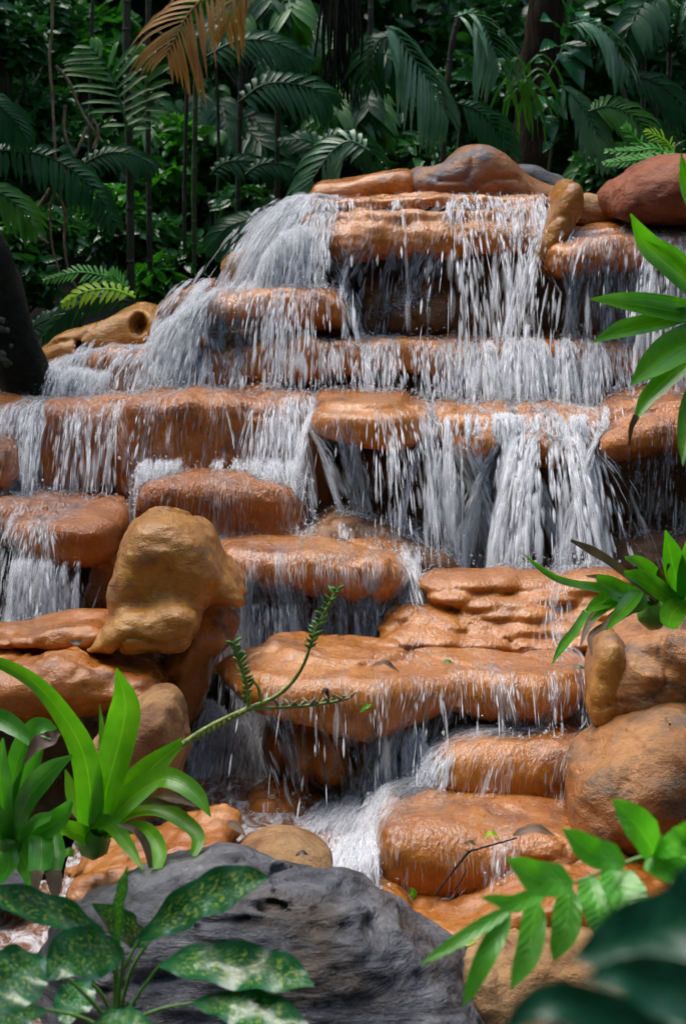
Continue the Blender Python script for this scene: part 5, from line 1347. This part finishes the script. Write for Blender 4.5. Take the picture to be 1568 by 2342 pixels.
# ---- leafy masses
def leaves(name, n, cen, rad, size, mat, root=None, seed=0, tilt=0.7, up=0.6):
    r = np.random.default_rng(seed)
    ci = r.integers(0, len(cen), n)
    c = np.array(cen)[ci]; R = np.array(rad)[ci]
    d = r.normal(0, 1, (n, 3)); d /= np.linalg.norm(d, axis=1, keepdims=True)
    p = c + d * R * (r.random(n)[:, None] ** 0.45)
    dr = r.normal(0, 1, (n, 3)) * [1, 1, 0.45]; dr[:, 2] -= 0.35; dr /= np.linalg.norm(dr, axis=1, keepdims=True)
    nr = r.normal(0, tilt, (n, 3)) + np.array([0, -0.35, up]); sd = np.cross(dr, nr); sd /= np.linalg.norm(sd, axis=1, keepdims=True)
    nn = np.cross(sd, dr)
    s = (size * r.uniform(0.55, 1.4, n))[:, None]
    w_ = s * r.uniform(0.17, 0.27, n)[:, None]
    V = np.stack([p, p + dr * s * .38 + sd * w_ + nn * w_ * .35, p + dr * s * .38 - nn * w_ * .05, p + dr * s * .38 - sd * w_ + nn * w_ * .35, p + dr * s - nn * s * .12,
                  p + dr * s * .72 + sd * w_ * .7 + nn * w_ * .1, p + dr * s * .72 - sd * w_ * .7 + nn * w_ * .1, p + dr * s * .72 - nn * s * .05], 1).reshape(-1, 3)
    b0 = (np.arange(n) * 8)[:, None]
    tri = np.array([[0, 1, 2, 2], [0, 2, 3, 3], [2, 1, 5, 7], [3, 2, 7, 6], [7, 5, 4, 4], [6, 7, 4, 4]])
    fq = (b0[:, :, None] + tri[None]).reshape(-1, 4)
    q = fq[:, 2] == fq[:, 3]
    faces = [tuple(a) for a in fq[~q].tolist()] + [tuple(a[:3]) for a in fq[q].tolist()]
    o = mesh_obj(name, V, faces, M[mat], root, smooth=True, base=root is None)
    uvp = np.tile(np.array([[.5, 0], [1, .4], [.5, .4], [0, .4], [.5, 1], [.9, .72], [.1, .72], [.5, .72]]), (n, 1))
    li = np.zeros(len(o.data.loops), np.int32); o.data.loops.foreach_get("vertex_index", li)
    o.data.uv_layers.new(name="UVMap").data.foreach_set("uv", uvp[li].astype(np.float32).ravel())
    return o

def blobs(n, x, y, z, r0, seed):
    r = np.random.default_rng(seed)
    c = np.stack([r.uniform(*x, n), r.uniform(*y, n), r.uniform(*z, n)], 1)
    return c, np.stack([r.uniform(.6, 1.3, n) * r0] * 3, 1) * np.array([1.2, .8, .7])
c, R = blobs(190, (-4.5, 4.5), (11.0, 14), (1.2, 4.6), .5, 31)
tag(leaves('undergrowth', 52000, c, R, .125, 'bush', seed=4), 'dense dark rainforest foliage behind the palms', kind='stuff')
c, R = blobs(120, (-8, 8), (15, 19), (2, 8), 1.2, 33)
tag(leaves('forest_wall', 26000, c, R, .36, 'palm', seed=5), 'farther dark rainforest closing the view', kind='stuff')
def shrub(label, cs, n, size, mat, seed):
    """cs: (px, py, Y, radius px)"""
    b0 = cs[0]
    r_ = empty('shrub', P(b0[0], b0[1] + b0[3] + 60, b0[2])); tag(r_, label, 'shrub', 'shrubs in the forest')
    cen = [P(a, b_, y) for a, b_, y, q in cs]; rad = [[q / F * y, q / F * y * .8, q / F * y * .9] for a, b_, y, q in cs]
    leaves('foliage', n, cen, rad, size, mat, r_, seed)
    mb = MB(); r = random.Random(seed)
    root = P(b0[0], b0[1] + b0[3] + 120, b0[2])
    for e in cen:
        for _ in range(3):
            mb.tube(np.array([root, (root + e) / 2 + [r.uniform(-.1, .1), 0, .05], e + [r.uniform(-.12, .12), 0, r.uniform(-.05, .1)]]), [.01, .003], k=8, sides=5)
    mb.build('stem', 'darkcane', r_)
shrub('leafy shrub with small glossy leaves in the top left corner', [(20, 90, 10.2, 90), (110, 60, 10.6, 90), (-60, 40, 10, 90)], 4200, .075, 'bush', 41)
shrub('brightly lit shrub just left of the tall dark canes', [(180, 130, 10.6, 70), (230, 70, 10.8, 70), (170, 60, 11, 60)], 2400, .09, 'bush2', 42)
shrub('glossy shrub in the middle of the left forest', [(190, 330, 10.2, 80), (100, 260, 10.3, 70), (250, 420, 10.4, 70)], 2400, .09, 'bush', 43)
shrub('shrub with bright green leaves behind the two thin green canes', [(400, 330, 10.4, 70), (480, 360, 10.6, 80), (380, 420, 10.3, 60)], 1200, .1, 'bush2', 44)
shrub('low glossy shrub above the mossy leaning trunk', [(40, 560, 9.2, 70), (110, 520, 9.3, 60), (60, 640, 9.1, 60)], 1100, .085, 'bush', 45)
shrub('low shrub between the lime fern and the grey rock', [(350, 560, 9.6, 80), (270, 540, 9.5, 70), (430, 590, 9.7, 60)], 2400, .08, 'bush', 46)
shrub('fresh green shrub at the foot of the tall dark canes', [(350, 640, 9.3, 40), (250, 470, 9.6, 60)], 600, .09, 'bush2', 47)
shrub('shrub with lit leaves at the top centre', [(560, 30, 10.8, 70), (640, 60, 11, 60), (480, 50, 10.9, 60)], 1300, .1, 'bush2', 48)
shrub('shrub at the top right corner behind the whitish frond', [(1500, 60, 10.5, 90), (1400, 30, 10.8, 80)], 1200, .1, 'bush', 49)
shrub('low dark shrub behind the dull red boulder', [(1500, 380, 9.8, 90), (1390, 400, 9.8, 70)], 1200, .09, 'bush', 50)
shrub('small fresh green shrub peeking out left of the mossy trunk', [(10, 850, 8.2, 50), (-40, 800, 8.2, 60)], 500, .08, 'bush2', 51)
shrub('dark shrub behind the upper left grey rock', [(480, 600, 9.4, 60), (400, 620, 9.4, 60), (560, 470, 9.8, 60)], 1200, .08, 'bush', 52)
shrub('dark leafy shrub above the summit behind the arching palm', [(950, 380, 10.2, 90), (1080, 200, 10.6, 90), (880, 250, 10.7, 80)], 1900, .09, 'bush', 53)
# unseen canopy and leaf ring, added to shade the scene, open above the falls
c, R = blobs(60, (-7, 7), (10.4, 16), (5.2, 7.2), 1.1, 35)
k_ = 0
cc = [(a, b_) for a, b_ in zip(c, R) if a[1] > 12.8]
rg = np.random.default_rng(77)
for _ in range(400):
    x, y = rg.uniform(-9, 9), rg.uniform(-9, 16)
    if y > 13 or abs(x) > 3.6 or y < 0.5:
        cc.append((np.array([x, y, rg.uniform(5, 7.5)]), np.array([1.4, 1.4, .8])))
    ang = rg.uniform(0, 6.283)
    x, y = 8 * math.cos(ang), 4 + 11 * math.sin(ang)
    if y < 9: cc.append((np.array([x, y, rg.uniform(0.5, 6)]), np.array([1.4, 1.4, 1.2])))
c = np.array([a for a, _ in cc]); R = np.array([b_ for _, b_ in cc])
can = leaves('shade_canopy', 34000, c, R, .5, 'palm', seed=6); tag(can, 'unseen leafy canopy and ring added to shade the falls and forest', kind='stuff')

# ---- fallen leaves and twigs
def loose(label, pts, W, Y, mat, nrm=(0, -.5, .85), cat='leaf'):
    mb = MB(); mb.strip(PP(pts, Y), [q / F * Y for q in W], nrm, cup=.2, nu=5, k=10, wave=.1, wf=2)
    tag(mb.build('fallen_leaf', mat), label, cat)
loose('tiny black curled leaf on the glossy amber slab', [(160, 1466), (176, 1472), (190, 1464)], [3, 16, 2], 5.86, 'twig')
loose('grey wet leaf lying on the mushroom shaped ledge', [(850, 1522), (880, 1516), (912, 1536)], [3, 16, 3], 6.12, 'dead')
loose('small green leaf stuck to the front of the mushroom shaped ledge', [(822, 1630), (836, 1618), (852, 1610)], [2, 14, 2], 5.88, 'brom')
loose('yellow green leaf floating at the top of the mushroom shaped ledge', [(1012, 1516), (1024, 1512), (1036, 1518)], [2, 10, 2], 6.2, 'brom')
loose('dark green leaf at the right end of the mushroom shaped ledge', [(1308, 1530), (1322, 1526), (1338, 1530)], [2, 12, 2], 6.1, 'vineleaf')
loose('pale green leaf on the small orange lip of rock', [(938, 2030), (944, 2042), (942, 2056)], [3, 18, 3], 5.2, 'brom')
loose('yellow green leaf on the lower orange ledge beside the twig', [(1105, 1916), (1122, 1906), (1140, 1912)], [3, 16, 2], 5.38, 'fern_lime')
loose('mottled decaying leaf at the end of the black twig', [(1172, 1912), (1200, 1900), (1235, 1898), (1268, 1912)], [6, 26, 24, 3], 5.36, 'dead')
loose('yellow leaf lying near the glistening red orange rock', [(1040, 2162), (1066, 2160), (1092, 2152)], [3, 12, 2], 4.95, 'fern_lime')
loose('brown leaf scrap on the lower orange ledge left of the twig', [(1060, 1930), (1074, 1926), (1090, 1934)], [2, 12, 2], 5.36, 'dead')
loose('dark leaf scrap on the cream coloured rock', [(676, 1958), (690, 1950), (706, 1956)], [2, 12, 2], 5.05, 'twig')
loose('dead leaf caught on the rock under the bromeliad flower stalk', [(735, 1588), (744, 1578), (752, 1600)], [2, 14, 2], 5.04, 'dead')
loose('green leaf fallen between the two left bromeliads', [(140, 1962), (156, 1950), (170, 1960)], [4, 26, 4], 5.0, 'brom')
mb = MB()
for L, R in (([(994, 2046), (1030, 2000), (1068, 1952), (1090, 1942), (1140, 1928), (1182, 1916)], [2.4, 2.6, 3.2, 2.6, 2.4, 2]), ([(1072, 1948), (1062, 1944)], [2, 1]), ([(1040, 2034), (1055, 2012), (1066, 1988)], [2, 1.2])):
    mb.tube(PP(L, 5.36), [q / F * 5.36 for q in R], k=18, sides=6)
tag(mb.build('twig', 'twig'), 'thin forked black twig lying across the lower orange ledge', 'twig')
